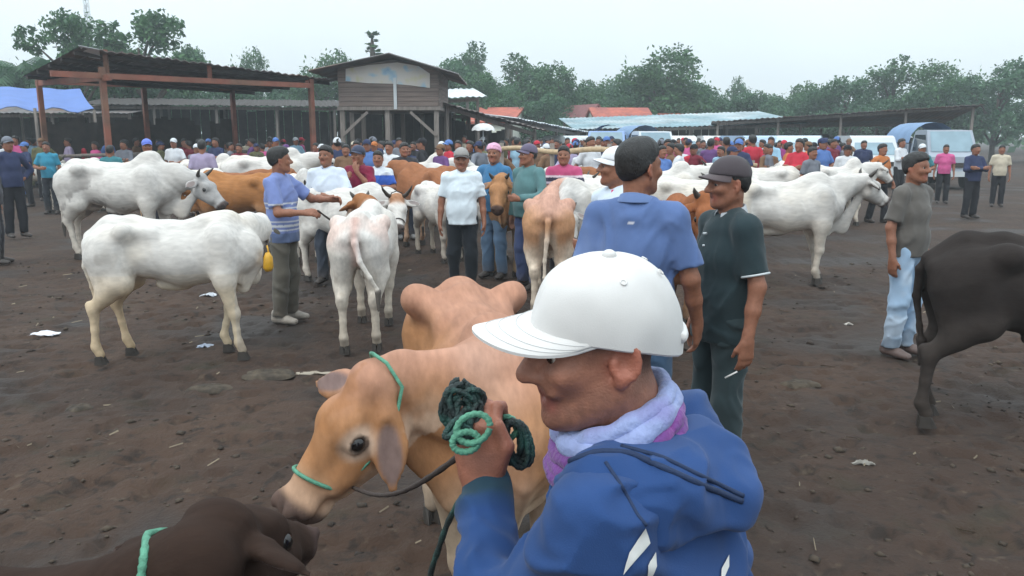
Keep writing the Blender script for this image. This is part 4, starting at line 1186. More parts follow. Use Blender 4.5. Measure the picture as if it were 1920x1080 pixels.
lean_shed((-27, 36), (-17, 36.5), 4, 2.8, 2.8, M['tin'], 'dark shed behind the blue tarpaulin', 4)
# white domed parasol among the awnings
def parasol():
    c = U(906, 240, 27.5); r = empty('parasol', (c[0], c[1], 0)); tag(r, 'small white domed parasol in front of the dark awning', 'parasol')
    rows = []
    for i in range(6):
        t = i / 5.0; rr = 0.40 * math.sin(t * 1.45); z = c[2] - 0.10 + 0.26 * math.cos(t * 1.45)
        rows.append([(rr * math.cos(a), rr * math.sin(a), z - 0.03 * (1 if k % 2 else 0) * t) for k, a in enumerate(np.linspace(0, 2 * math.pi, 17))])
    MB().grid(rows).build('canopy', mat('parasol_cloth', (0.75, 0.75, 0.74), 0.8), r, True)
    MB().tube([(0, 0, 0), (0, 0, c[2] + 0.12)], 0.02, 8).build('pole', M['tin_pale'], r, True)
parasol()
# bamboo hitching rails
def bamboo_rail(a, b, z, label):
    r = empty('bamboo_rail', (0, 0, 0)); tag(r, label, 'rail', 'bamboo hitching rails')
    a, b = V(a[0], a[1], z), V(b[0], b[1], z)
    MB().tube([a + (b - a) * t + V(0, 0, 0.03 * math.sin(9 * t)) for t in np.linspace(0, 1, 12)], 0.045, 8).build('pole', M['bamboo'], r, True)
    for t in (0.03, 0.5, 0.97):
        p = a + (b - a) * t
        MB().tube([(p[0], p[1] + 0.05, 0), (p[0], p[1] + 0.05, z + 0.12)], 0.04, 7).build('post', M['post_wood'], r, True)
bamboo_rail(U(935, 272, 15.0), U(1150, 292, 13.2), 1.56, 'long pale bamboo rail behind the man in the teal shirt')
bamboo_rail(U(1190, 300, 19.0), U(1420, 305, 18.0), 1.15, 'bamboo rail in front of the crowd at right')

# ================================================================== vehicles
def make_van(loc, yaw, col, label, truck=False):
    r = empty('parked_truck' if truck else 'parked_van', (loc[0], loc[1], 0), yaw)
    tag(r, label, 'truck' if truck else 'van', 'vehicles parked under the shelter')
    pm = mat('paint_%s' % label[:12], col, 0.3, 0.06, 2.0, spec=0.6)
    if truck: prof = [(-2.2, .55), (-2.2, 1.0), (.35, 1.0), (.35, 1.05), (.55, 1.95), (.8, 2.02), (1.55, 2.0), (1.98, 1.25), (2.15, 1.1), (2.2, .55)]
    else: prof = [(-2.1, .45), (-2.15, .95), (-2.0, 1.72), (-1.7, 1.82), (.35, 1.82), (.62, 1.75), (1.22, 1.12), (1.95, .98), (2.12, .8), (2.12, .45)]
    W_ = 0.84; mb = MB(); n = len(prof)
    prof_in = lambda z: W_ * (1 - 0.10 * max(0.0, (z - 0.95)))
    vs = [(x, prof_in(z), z) for x, z in prof] + [(x, -prof_in(z), z) for x, z in prof]
    mb.add(vs, [[i, (i + 1) % n, n + (i + 1) % n, n + i] for i in range(n)] + [list(range(n))[::-1], [n + i for i in range(n)]])
    body = mb.build('body', pm, r)
    def pane(pts, nm='window'): MB().add(pts, [list(range(len(pts)))]).build(nm, M['glass_dark'] if nm != 'windscreen' else mat('windscreen_glass', (0.20, 0.30, 0.36), 0.12, 0.2, 2.0, spec=0.8), r)
    if truck:
        pane([(1.585, -.66, 1.96), (1.585, .66, 1.96), (1.985, .72, 1.28), (1.985, -.72, 1.28)], 'windscreen')
        for s in (1, -1): pane([(.62, s * .775, 1.85), (1.5, s * .775, 1.85), (1.85, s * .835, 1.28), (.62, s * .835, 1.28)])
        for s in (1, -1): MB().box((-.95, s * .86, 1.25), (2.5, .05, .55)).build('side_board', pm, r)
        MB().box((-2.2, 0, 1.25), (.05, 1.66, .55)).build('tail_board', pm, r)
        rows = [[(x, 0.84 * math.sin(a), 1.55 + 0.75 * math.cos(a) * (1 if abs(a) < 1.4 else 0.2)) for a in np.linspace(-1.5, 1.5, 9)] for x in (-2.15, -1.5, -.8, .25)]
        MB().grid(rows).build('canopy', mat('truck_canopy_%s' % label[:8], (0.16, 0.26, 0.42), 0.7, .15, 2.0), r, True)
    else:
        pane([(.645, -.62, 1.715), (.645, .62, 1.715), (1.235, .76, 1.13), (1.235, -.76, 1.13)], 'windscreen')
        for s in (1, -1):
            pane([(-.1, s * .772, 1.70), (.5, s * .772, 1.70), (1.0, s * .832, 1.14), (-.1, s * .832, 1.14)])
            pane([(-1.1, s * .772, 1.70), (-.18, s * .772, 1.70), (-.18, s * .832, 1.14), (-1.1, s * .832, 1.14)])
            pane([(-1.85, s * .775, 1.66), (-1.18, s * .772, 1.70), (-1.18, s * .832, 1.14), (-1.95, s * .832, 1.14)])
    fx_ = 2.2 if truck else 2.12
    for s in (1, -1): MB().box((fx_, s * .6, .84), (.06, .32, .17)).build('headlight', M['tin_pale'], r)
    MB().box((fx_ + .01, 0, .82), (.05, .8, .16)).build('grille', M['dark_wood'], r)
    MB().box((fx_ + .03, 0, .52), (.12, 1.66, .18)).build('bumper', M['tin_pale'], r)
    for x in (-1.35, 1.35):
        for s in (1, -1):
            wm = MB().tube([(x, s * .66, .33), (x, s * .68, .33), (x, s * .84, .33), (x, s * .86, .33)], [.28, .33, .33, .28], 18).build('wheel', mat('tyre', (.02, .02, .02), .9) if 'tyre' not in bpy.data.materials else bpy.data.materials['tyre'], r)
            MB().tube([(x, s * .855, .33), (x, s * .875, .33)], [.19, .17], 14).build('rim', M['tin_pale'], wm)
    return r
R_ = math.radians
for px, Y, yw, col, lab, tr in (
    (1078, 37, -70, (0.55, 0.62, 0.66), 'pale grey van left of the crowd under the shelter', False),
    (1140, 36, -100, (0.20, 0.34, 0.62), 'blue truck in front of the red roofed house', True),
    (1205, 38, -80, (0.62, 0.66, 0.70), 'white truck with blue canopy behind the man in blue polo', True),
    (1268, 40, -85, (0.70, 0.70, 0.68), 'white van with open rear at mid shelter', False),
    (1345, 39, -95, (0.66, 0.66, 0.66), 'silver van behind the crowd below the pale blue roof', False),
    (1415, 34, -80, (0.34, 0.46, 0.62), 'light blue van behind the person in grey', False),
    (1496, 31, -112, (0.50, 0.62, 0.70), 'pale blue van facing the market behind the red shirted person', False),
    (1625, 31, -100, (0.55, 0.58, 0.6), 'grey van parked right of the pale blue van', False),
    (1740, 30, -95, (0.30, 0.34, 0.40), 'slate grey truck at the far right', True)):
    p = U(px, 300, Y); make_van(p[:2], R_(yw), col, lab, tr)

# ================================================================== trees
def leaf_mat(name, c, c2):
    m, N, L, p = new_mat(name)
    at = N.new('ShaderNodeAttribute'); at.attribute_name = 'Col'
    mx_ = N.new('ShaderNodeMix'); mx_.data_type = 'RGBA'; sp = N.new('ShaderNodeSeparateColor'); L.new(at.outputs['Color'], sp.inputs[0]); L.new(sp.outputs[0], mx_.inputs['Factor'])
    mx_.inputs['A'].default_value = (*c, 1); mx_.inputs['B'].default_value = (*c2, 1)
    L.new(mx_.outputs['Result'], p.inputs['Base Color']); p.inputs['Roughness'].default_value = 0.55
    tr = N.new('ShaderNodeBsdfTranslucent'); L.new(mx_.outputs['Result'], tr.inputs['Color'])
    ms = N.new('ShaderNodeMixShader'); ms.inputs[0].default_value = 0.3
    L.new(p.outputs[0], ms.inputs[1]); L.new(tr.outputs[0], ms.inputs[2]); L.new(ms.outputs[0], N['Material Output'].inputs['Surface'])
    return m
M['leaf_a'] = leaf_mat('leaf_a', (0.026, 0.090, 0.042), (0.075, 0.185, 0.065))
M['leaf_b'] = leaf_mat('leaf_b', (0.032, 0.100, 0.055), (0.075, 0.180, 0.080))
M['bark'] = mat('bark', (0.09, 0.07, 0.055), 0.9, 0.3, 6.0, 0.5, 20.0)
def crown_mesh(seed, lobes, leaves, leaf, matn, flat=1.0):
    """lobes: list of (x, y, z, r) in a unit tree of height 1; leaf clumps fill each lobe"""
    R = np.random.RandomState(seed); vs, fs, cs = [], [], []
    tot = sum(l[3] ** 2 for l in lobes)
    allc = []
    for (x, y, z, r) in lobes:
        ncl = max(5, int(leaves / 16 * r * r / tot))
        u = R.normal(size=(ncl, 3)); u /= np.linalg.norm(u, axis=1)[:, None]
        rad = r * (0.55 + 0.5 * R.rand(ncl) ** 0.6)
        c = np.array((x, y, z)) + u * rad[:, None] * np.array((1, 1, flat))
        allc.append((c, r, R.rand(ncl)))
    for c, r, tone in allc:
        for ci, tn in zip(c, tone):
            k = 16; cr_ = r * 0.26
            p = ci + R.normal(size=(k, 3)) * cr_ * 0.6
            nr = R.normal(size=(k, 3)) + np.array((0, 0, 0.8)); nr /= np.linalg.norm(nr, axis=1)[:, None]
            a = np.cross(nr, R.normal(size=(k, 3))); a /= np.linalg.norm(a, axis=1)[:, None]; b = np.cross(nr, a)
            sz = leaf * (0.6 + 0.8 * R.rand(k))[:, None]
            o = len(vs) * 4
            q = np.stack([p - a * sz, p - b * sz * 0.55, p + a * sz, p + b * sz * 0.55], 1)
            vs.append(q.reshape(-1, 3)); cs.append(np.repeat(np.clip(tn + R.normal(size=k) * 0.15, 0, 1), 4))
    Vv = np.concatenate(vs); Cc = np.concatenate(cs)
    F = np.arange(len(Vv)).reshape(-1, 4)
    return np_mesh('crown', Vv, F, False, M[matn], np.repeat(Cc[:, None], 3, 1))
def trunk_mesh(seed, lobes, r0=0.028, bare=0.0):
    R = np.random.RandomState(seed); mb = MB()
    top = max(l[2] for l in lobes)
    trunk = [(0, 0, -0.01), (0.01, 0.0, 0.2), (-0.005, 0.01, 0.4), (0.005, 0, top * 0.85)]
    mb.tube(trunk, [r0, r0 * 0.8, r0 * 0.6, r0 * 0.2], 8)
    for (x, y, z, r) in lobes:
        z0 = max(0.15, z - 0.22 - 0.3 * math.hypot(x, y)); s0 = V(0, 0, min(z0, top * 0.7))
        mb.tube([s0, s0 * 0.5 + V(x, y, z) * 0.5 + V(0, 0, 0.03), V(x, y, z)], [r0 * 0.5, r0 * 0.32, r0 * 0.1], 6)
    return mb.mesh('trunk', M['bark'], True)
def lobes_round(seed, n=9, w_=0.30, z0=0.45, z1=0.85, r=0.15):
    R = np.random.RandomState(seed); out = []
    for i in range(n):
        a = 2 * math.pi * i / n * 1.62 + R.rand(); t = i / (n - 1); z = z0 + (z1 - z0) * t
        ww = w_ * math.sin(math.pi * (0.25 + 0.65 * t)); out.append((ww * math.cos(a), ww * math.sin(a), z, r * (0.8 + 0.5 * R.rand())))
    return out
KIND = {}
for k, (sd, lb, lv, lf, mt_, fl) in {
    'round': (1, lobes_round(1, 12, 0.32, 0.30, 0.86, 0.17), 12000, 0.017, 'leaf_a', 0.9),
    'broad': (2, lobes_round(2, 14, 0.44, 0.34, 0.84, 0.17), 12000, 0.018, 'leaf_b', 0.8),
    'tall': (3, lobes_round(3, 12, 0.20, 0.25, 0.90, 0.13), 7000, 0.015, 'leaf_a', 1.0),
    'open': (4, lobes_round(4, 8, 0.33, 0.55, 0.90, 0.11), 4200, 0.017, 'leaf_a', 0.75),
    'spire': (5, [(0, 0, 0.2 + 0.075 * i, 0.075 * (1 - 0.085 * i) + 0.006) for i in range(11)], 3000, 0.012, 'leaf_a', 1.6),
    'bush': (6, lobes_round(6, 9, 0.5, 0.25, 0.75, 0.25), 5000, 0.026, 'leaf_b', 0.8)}.items():
    KIND[k] = (crown_mesh(sd, lb, lv, lf, mt_, fl), trunk_mesh(sd, lb))
def palm_meshes(seed):
    R = np.random.RandomState(seed); mb = MB(); tk = MB()
    tk.tube([(0, 0, -0.01), (0.02, 0, 0.3), (0.01, 0.01, 0.72)], [0.03, 0.022, 0.018], 8)
    for i in range(20):
        a = i * 2.4 + R.rand() * 0.3; el_ = 0.9 - 1.5 * (i / 20.0); L = 0.34 * (0.85 + 0.3 * R.rand()); pts = []
        for t in np.linspace(0, 1, 9):
            rr = L * t * math.cos(el_ * (1 - 0.3 * t)); z = 0.72 + L * t * math.sin(el_) - 0.26 * L * t * t * 2
            pts.append(V(rr * math.cos(a) + 0.01, rr * math.sin(a), z))
        sd_ = V(-math.sin(a), math.cos(a), 0)
        for j in range(8):
            p, q = pts[j], pts[j + 1]; ln = 0.085 * math.sin(math.pi * (0.15 + 0.8 * j / 8)) + 0.01
            for s in (1, -1):
                for h_ in (0.0, 0.5):
                    b0 = p + (q - p) * h_; b1 = p + (q - p) * (h_ + 0.38)
                    mb.add([b0, b1, b1 + sd_ * s * ln + (q - p) * 0.6 - V(0, 0, ln * 0.55), b0 + sd_ * s * ln * 0.9 + (q - p) * 0.6 - V(0, 0, ln * 0.55)], [[0, 1, 2, 3]])
    return np_mesh('crown', np.array(mb.v), mb.f, False, M['leaf_b'], np.repeat(R.rand(len(mb.v))[:, None], 3, 1)), tk.mesh('trunk', M['bark'], True)
KIND['palm'] = palm_meshes(9)
def tree(kind, px, top, Y, wd=1.0, label='', rz=None, base=0.0):
    p = U(px, top, Y); h_ = p[2]
    r = empty('palm_tree' if kind == 'palm' else ('shrub' if kind == 'bush' else 'tree'), (p[0], p[1], base), random.uniform(0, 6.28) if rz is None else rz)
    r.scale = (h_ * wd, h_ * wd, h_)
    tag(r, label, 'shrub' if kind == 'bush' else 'tree', 'trees beyond the market')
    cm, tm = KIND[kind]
    obj('crown', cm, r); obj('trunk', tm, r)
for a in (
    ('palm', 35, 62, 46, 1.0, 'palm at the far left edge above the blue tarpaulin'),
    ('palm', -40, 95, 44, 1.0, 'palm half cut off by the left edge of the picture'),
    ('open', 128, 20, 44, 0.85, 'dark open crowned tree left of the shed roof corner'),
    ('open', 255, 18, 46, 1.0, 'loose crowned tree rising behind the front corner of the shed roof'),
    ('tall', 205, 60, 50, 1.1, 'bushy dark tree between the two loose crowned trees'),
    ('broad', 95, 112, 48, 1.0, 'low leafy tree under the leftmost dark tree'),
    ('bush', 30, 135, 47, 1.0, 'leafy shrub behind the blue tarpaulin'),
    ('open', 345, 84, 60, 0.8, 'small tree tip peeping over the shed roof'),
    ('round', 460, 100, 66, 0.55, 'small round tree above the middle of the shed roof'),
    ('round', 608, 104, 60, 0.8, 'rounded tree behind the left eave of the plank house'),
    ('spire', 697, 50, 58, 2.2, 'slender pointed conifer rising above the plank house'),
    ('broad', 830, 108, 62, 0.9, 'broad green tree right of the plank house gable'),
    ('tall', 893, 84, 70, 0.9, 'tall pale tree with a knob of leaves on top'),
    ('round', 915, 140, 58, 1.0, 'green tree above the orange tiled roof'),
    ('tall', 975, 104, 66, 1.25, 'tall dark tree left of the maroon roofed house'),
    ('round', 1050, 128, 64, 1.0, 'rounded tree above the maroon roofed house'),
    ('broad', 1015, 170, 56, 1.0, 'lower leafy tree beside the maroon roofed house'),
    ('tall', 1105, 152, 70, 1.2, 'dark tree in the gap left of the big round tree'),
    ('broad', 1160, 160, 62, 0.9, 'green tree above the bright red roof'),
    ('round', 1245, 98, 62, 1.05, 'big round crowned tree above the pale blue shelter'),
    ('broad', 1190, 128, 66, 0.7, 'left shoulder tree of the big round tree'),
    ('tall', 1380, 146, 84, 0.7, 'thin pale tree standing above the right tree line'),
    ('broad', 1340, 172, 66, 1.0, 'low tree right of the big round tree'),
    ('broad', 1425, 166, 64, 1.0, 'low spreading tree above the dark roofed bay'),
    ('round', 1500, 160, 66, 1.0, 'green tree right of the dark roofed bay'),
    ('broad', 1590, 140, 62, 1.0, 'spreading tree at right beyond the parked vans'),
    ('tall', 1680, 110, 64, 1.2, 'tall tree at right beyond the parked vans'),
    ('round', 1770, 120, 60, 1.0, 'rounded tree near the right edge'),
    ('broad', 1880, 105, 58, 1.0, 'broad tree cut by the right edge'),
    ('broad', 720, 150, 70, 1.1, 'tree hidden behind the plank house'),
    ('broad', 400, 130, 60, 1.0, 'tree hidden behind the middle of the shed roof'),
    ('broad', 540, 140, 62, 1.0, 'tree hidden behind the right end of the shed roof'),
    ('broad', 290, 120, 56, 1.0, 'tree standing behind the back wall of the shed'),
    ('broad', 870, 150, 72, 1.1, 'tree between the plank house and the tall pale tree'),
    ('broad', 945, 150, 74, 1.1, 'tree filling the gap left of the tall dark tree'),
    ('broad', 1010, 140, 76, 1.1, 'tree filling the gap right of the tall dark tree'),
    ('broad', 1085, 165, 70, 1.2, 'low tree right of the maroon roofed house'),
    ('round', 1135, 150, 74, 1.1, 'tree filling the gap left of the red tiled house ridge'),
    ('broad', 1215, 150, 72, 1.1, 'tree below the left side of the big round crown'),
    ('broad', 1285, 150, 70, 1.1, 'tree below the right side of the big round crown'),
    ('broad', 1325, 178, 78, 1.3, 'far low tree right of the big round crown'),
    ('broad', 1395, 178, 74, 1.3, 'far low tree under the thin pale tree'),
    ('broad', 1460, 172, 74, 1.3, 'far low tree above the right bay'),
    ('broad', 1545, 165, 72, 1.3, 'far low tree behind the light van'),
    ('bush', 80, 120, 52, 1.0, 'leafy shrub under the leftmost dark tree'),
    ('bush', 185, 110, 54, 0.9, 'leafy shrub behind the shed roof corner')):
    tree(*a)
# far wood closing the horizon: reads as one mass
def far_wood():
    R = np.random.RandomState(21); vs, fs, cs = [], [], []
    for i in range(260):
        a = -1.35 + 2.7 * (i + R.rand()) / 260; rr = 92 + 30 * R.rand(); hgt = 4.0 + 3.0 * R.rand()
        c = V(rr * math.sin(a), rr * math.cos(a), hgt * 0.55)
        for k in range(70):
            u = R.normal(size=3); u /= np.linalg.norm(u); p = c + u * V(3.6, 2.5, hgt * 0.5) * (0.6 + 0.4 * R.rand())
            if p[2] < 0.2: p[2] = 0.2 + R.rand()
            x = unit(R.normal(size=3)); y = unit(np.cross(x, R.normal(size=3))); s_ = 0.30 + 0.35 * R.rand(); o = len(vs)
            vs += [p - x * s_, p - y * s_ * .7, p + x * s_, p + y * s_ * .7]; cs += [R.rand()] * 4; fs.append([o, o + 1, o + 2, o + 3])
    me = np_mesh('wood', np.array(vs), np.array(fs), False, M['leaf_a'], np.repeat(np.array(cs)[:, None], 3, 1))
    return struct(obj('far_woodland', me), 'stuff', 'far belt of trees along the horizon')
far_wood()
# radio mast at upper left
def mast():
    p = U(155, -60, 55); r = empty('radio_mast', (p[0], p[1], 0)); tag(r, 'thin lattice mast rising above the left trees', 'mast')
    hgt = p[2]
    for a in (0, 2.09, 4.19):
        MB().tube([(0.35 * math.cos(a), 0.35 * math.sin(a), 0), (0.12 * math.cos(a), 0.12 * math.sin(a), hgt)], 0.05, 6).build('leg', M['tin_pale'], r, True)
    mb = MB()
    for i in range(24):
        z = hgt * i / 24; rr = 0.35 - 0.23 * i / 24; z2 = hgt * (i + 1) / 24
        for k in range(3):
            a, b = 2.09 * k, 2.09 * (k + 1); mb.tube([(rr * math.cos(a), rr * math.sin(a), z), (rr * math.cos(b), rr * math.sin(b), z2)], 0.025, 4)
    mb.build('lattice', M['tin_pale'], r)
mast()

# ================================================================== cattle in the market
R_ = math.radians
def local(yaw, base, p, sc=1.0):
    c, s = math.cos(-yaw), math.sin(-yaw); x, y = p[0] - base[0], p[1] - base[1]
    return V((x * c - y * s) / sc, (x * s + y * c) / sc, p[2] / sc)
def ldir(yaw, d):
    c, s = math.cos(-yaw), math.sin(-yaw)
    return V(d[0] * c - d[1] * s, d[0] * s + d[1] * c, d[2])
GR = 'cattle standing in the market'
# --- tan cow beside the man in the white cap
TY = R_(-78); TB = (-0.11, 2.94)
tp, tm = U(704, 706, 2.30), U(556, 905, 2.17)
def tan_face(hl, c, inh):
    c = lerp(c, (0.50, 0.33, 0.23), inh * 0.75 * sstep(0.30, 0.40, hl[:, 0]))
    for e in (1, -1):
        dd = np.linalg.norm((hl - np.array((0.187, e * 0.105, -0.03))) * np.array((1, 0.7, 1.1)), axis=1)
        c = lerp(c, (0.60, 0.45, 0.35), 0.7 * sstep(0.075, 0.040, dd))
        c = lerp(c, (0.05, 0.035, 0.03), 0.9 * sstep(0.036, 0.028, dd))
    c = lerp(c, (0.62, 0.47, 0.36), inh * 0.6 * sstep(-0.09, -0.15, hl[:, 2]) )
    n = fbm(hl * 14, 3)
    c = lerp(c, (0.30, 0.13, 0.05), inh * 0.5 * sstep(0.5, 0.68, n) * sstep(0.34, 0.2, hl[:, 0]))
    return c
def tan_coat(P, C):
    b = brown_coat((0.36, 0.175, 0.082), belly=(0.54, 0.43, 0.32), top=(0.41, 0.215, 0.145), seed=2.0, dirt=0.7)(P, C)
    n = fbm(P * 2.2 + 4, 3)
    b = lerp(b, (0.62, 0.42, 0.34), 0.35 * sstep(0.56, 0.72, n) * sstep(0.1, 0.5, P[:, 0]))
    return b
tan, TH = make_cow(TB, TY, tan_coat, 'tan cow with green rope halter beside the man in the white cap', GR, res=0.0098, scale=0.98,
    poll=local(TY, TB, tp, 0.98), hdir=ldir(TY, tm - tp), hup=ldir(TY, (-0.10, -0.12, 0.95)), hump=0.0, dewlap=0.5, horns=0.0, thin=1.0, sag=0.06, slim=0.98, hook_up=0.035, halter='rope_green', face=tan_face, ear_dirs=(ldir(TY, (0.10, -0.30, -0.92)), ldir(TY, (-0.62, 0.55, -0.12))), ear_in=(0.14, 0.11, 0.115), hs=1.0, ear_len=0.26)
# --- dark brown cow cropped at the bottom left
BY = R_(12); BB = (-1.50, 1.42)
dark_cow, _ = make_cow(BB, BY, brown_coat((0.024, 0.015, 0.012), belly=(0.034, 0.022, 0.017), top=(0.034, 0.020, 0.015), seed=5.0), 'dark brown cow with green neck rope at the bottom left corner', GR, res=0.011, scale=0.78,
    poll=local(BY, BB, U(400, 985, 1.42), 0.78), hdir=ldir(BY, (0.22, 0.85, -0.45)), hump=0.1, dewlap=0.4, horns=0.0, ear=(-0.15, 1.0, -0.25), thin=0.5, hs=1.0, sag=0.10)
# --- near white cow, side on, looking away
def yellow_legs(P, c, n1, n2):
    c = lerp(c, (0.62, 0.44, 0.24), 0.55 * sstep(0.85, 0.45, P[:, 2] + 0.3 * (n1 - 0.5)) * (P[:, 0] < -0.25))
    c = lerp(c, (0.66, 0.52, 0.33), 0.5 * sstep(0.70, 0.58, P[:, 2]) * (np.abs(P[:, 0]) < 0.5))
    return c
x, y = G(338, 672)
make_cow((x + 0.06, y + 0.05), R_(8), white_coat(cream=0.25, dirt=0.75, patch=yellow_legs, seed=1.0), 'white cow standing side on in front, face turned away, yellow tassel', GR, res=0.0125, scale=0.965,
    lx=0.88, poll=(0.66, 0.40, 1.14), hdir=(-0.42, 0.85, -0.40), feet=(0.10, -0.08, -0.10, 0.10), hump=0.30, dewlap=0.9, slim=0.86, horns=0.0, ear_dirs=((-0.2, 0.1, -0.9), (0.0, -0.05, -1.0)), thin=0.45, tail=[(-0.87, 0.02, 0.98), (-0.90, 0.04, 0.80), (-0.86, 0.06, 0.62), (-0.84, 0.06, 0.5)], tag_loc=(0.80, -0.06, 0.86))
# --- big white bull behind it
x, y = G(225, 486)
def bull_patch(P, c, n1, n2):
    c = lerp(c, (0.22, 0.20, 0.19), 0.7 * sstep(0.5, 0.62, n2) * sstep(0.62, 0.3, np.abs(P[:, 0] + 0.35) + np.abs(P[:, 2] - 0.62)))
    return lerp(c, (0.32, 0.31, 0.31), 0.75 * sstep(0.75, 1.1, P[:, 0]))
make_cow((x + 0.1, y + 0.1), R_(-8), white_coat(grey=0.25, dirt=0.5, patch=bull_patch, seed=7.0), 'big white humped bull behind the near white cow', GR, res=0.016, scale=1.2,
    poll=(1.02, -0.02, 1.02), hdir=(0.72, -0.05, -0.70), feet=(-0.05, 0.1, 0, 0), hump=0.75, dewlap=1.2, horns=0.09, thin=0.4, slim=0.93)
# --- rear view white cow with a brown neck
x, y = G(664, 668)
def brown_neck(P, c, n1, n2):
    c = lerp(c, (0.30, 0.13, 0.055), sstep(0.42, 0.62, P[:, 0] + 0.25 * (n1 - 0.5)) * sstep(0.95, 1.15, P[:, 2]))
    c = lerp(c, (0.62, 0.40, 0.34), 0.55 * sstep(0.86, 1.02, P[:, 2]) * (P[:, 0] < -0.35) * sstep(0.35, 0.6, n1))
    return lerp(c, (0.50, 0.27, 0.22), 0.6 * sstep(0.07, 0.0, np.abs(P[:, 1])) * (P[:, 0] < -0.72) * sstep(0.55, 0.75, P[:, 2]))
make_cow((x, y + 0.78), R_(93), white_coat(cream=0.15, dirt=0.65, patch=brown_neck, seed=3.0), 'white cow seen from behind with pinkish rump and brown neck', GR, res=0.0125, scale=0.97,
    poll=(0.92, 0.16, 1.22), hdir=(0.7, 0.45, -0.5), feet=(-0.02, 0.06, 0.05, -0.05), hump=0.2, slim=0.92, thin=0.9, horns=0.05, tail=[(-0.88, -0.01, 0.98), (-0.93, -0.05, 0.84), (-0.93, -0.13, 0.70), (-0.90, -0.19, 0.58)])
# --- white cow with brown forehead facing the camera
x, y = G(690, 545)
def brown_face(hl, c, inh):
    return lerp(c, (0.36, 0.16, 0.07), inh * 0.9 * sstep(0.20, 0.06, hl[:, 0]) * sstep(-0.02, 0.05, hl[:, 2] + 0.03) * sstep(0.11, 0.07, np.abs(hl[:, 1])))
make_cow((x - 0.25, y + 0.35), R_(-38), white_coat(grey=0.15, dirt=0.5, seed=9.0), 'white cow with brown forehead and short horns looking at the camera', GR, res=0.014, scale=1.0,
    poll=(0.92, -0.10, 1.12), hdir=ldir(R_(-38), (0.12, -0.75, -0.62)), hump=0.4, horns=0.12, halter='rope_brown', face=brown_face, ear=(0.0, 1.0, -0.15))
# --- tan and white cow seen from behind right of centre
x, y = G(1036, 595)
def tan_rear(P, C):
    c = brown_coat((0.45, 0.24, 0.13), belly=(0.68, 0.58, 0.47), top=(0.50, 0.29, 0.22), seed=6.0, dirt=0.4, amount=0.9)(P, C)
    c = lerp(c, (0.68, 0.58, 0.48), 0.85 * sstep(0.11, 0.05, np.abs(P[:, 1])) * sstep(0.95, 0.75, P[:, 2]) * (P[:, 0] < -0.6))
    return c
def white_poll(hl, c, inh):
    c = lerp(c, (0.66, 0.62, 0.58), inh * 0.9 * sstep(0.16, 0.06, hl[:, 0]))
    return lerp(c, (0.16, 0.13, 0.12), inh * 0.7 * sstep(0.18, 0.30, hl[:, 0]))
make_cow((x, y + 0.70), R_(86), tan_rear, 'tan cow with pale hind legs seen from behind the white cap', GR, res=0.012, scale=1.0,
    poll=(0.90, -0.16, 1.27), hdir=(0.35, -0.75, -0.5), hump=0.3, thin=0.8, horns=0.0, face=white_poll)
# --- brown cow between the two men talking
p = U(1290, 500, 6.4)
make_cow((p[0] + 0.05, p[1] + 0.5), R_(-97), brown_coat((0.26, 0.095, 0.04), belly=(0.40, 0.22, 0.12), seed=8.0), 'red brown cow standing between the two men talking', GR, res=0.016, scale=1.04, hump=0.4, horns=0.06, poll=(0.95, 0.08, 1.30), hdir=(0.8, 0.1, -0.6))
# --- white bull at right
x, y = G(1535, 533)
def cream_rear(P, c, n1, n2):
    c = lerp(c, (0.66, 0.52, 0.34), 0.5 * sstep(-0.3, -0.7, P[:, 0]) * sstep(0.4, 0.6, n1 + 0.1))
    return lerp(c, (0.12, 0.10, 0.09), 0.8 * sstep(0.63, 0.55, P[:, 2]) * (np.abs(P[:, 0] + 0.1) < 0.4) * sstep(0.4, 0.55, n2 + 0.1))
make_cow((x - 0.47, y + 0.12), R_(6), white_coat(grey=0.55, cream=0.2, dirt=0.55, patch=cream_rear, seed=12.0), 'white bull with grey shoulder behind the man in dark polo', GR, res=0.014, scale=1.06,
    poll=(1.02, 0.1, 1.22), hdir=(0.8, 0.2, -0.55), hump=0.55, dewlap=1.4, slim=0.92, thin=0.6, horns=0.08, feet=(0, 0.05, 0.12, -0.02))
# --- dark cow at the right edge with one white foot
x, y = G(1742, 828)
def sock(P, C):
    c = brown_coat((0.030, 0.024, 0.022), belly=(0.05, 0.04, 0.035), seed=14.0)(P, C)
    return lerp(c, (0.55, 0.50, 0.44), 0.9 * sstep(0.42, 0.30, P[:, 2]) * (P[:, 0] > 0.1) * (P[:, 1] < 0))
make_cow((x + 0.90, y + 0.20), R_(-14), sock, 'black cow with one pale foreleg at the right edge', GR, res=0.013, scale=1.0, hump=0.4, horns=0.08, poll=(0.98, 0, 1.18), feet=(-0.02, -0.10, 0.0, -0.12), tail=[(-0.86, 0.03, 0.98), (-0.86, 0.06, 0.80), (-0.82, 0.08, 0.6), (-0.80, 0.08, 0.5)])
# --- more cattle further back; a few bodies, copied
def herd(px, Y, yaw, proto, label, sc=1.0):
    p = U(px, 330, Y); c = copy_tree(proto); c.location = (p[0], p[1], 0); c.rotation_euler = (0, 0, R_(yaw)); c.scale = (sc,) * 3; c['label'] = label; c['group'] = GR
    return c
def cow_at(px, Y, yaw, coat, label, **k):
    p = U(px, 330, Y); return make_cow((p[0], p[1]), R_(yaw), coat, label, GR, **k)[0]
pb = cow_at(440, 13.0, 172, brown_coat((0.36, 0.16, 0.06), belly=(0.50, 0.30, 0.18), seed=3.3), 'chestnut cow behind the big white bull head', res=0.02, hump=0.4, horns=0.07, poll=(0.98, 0.1, 1.05), hdir=(0.8, 0.1, -0.6))
pw = cow_at(508, 17.0, 12, white_coat(dirt=0.4, cream=0.2, seed=4.0), 'white humped cow in front of the right shed post', res=0.022, scale=1.15, hump=1.0, horns=0.1)
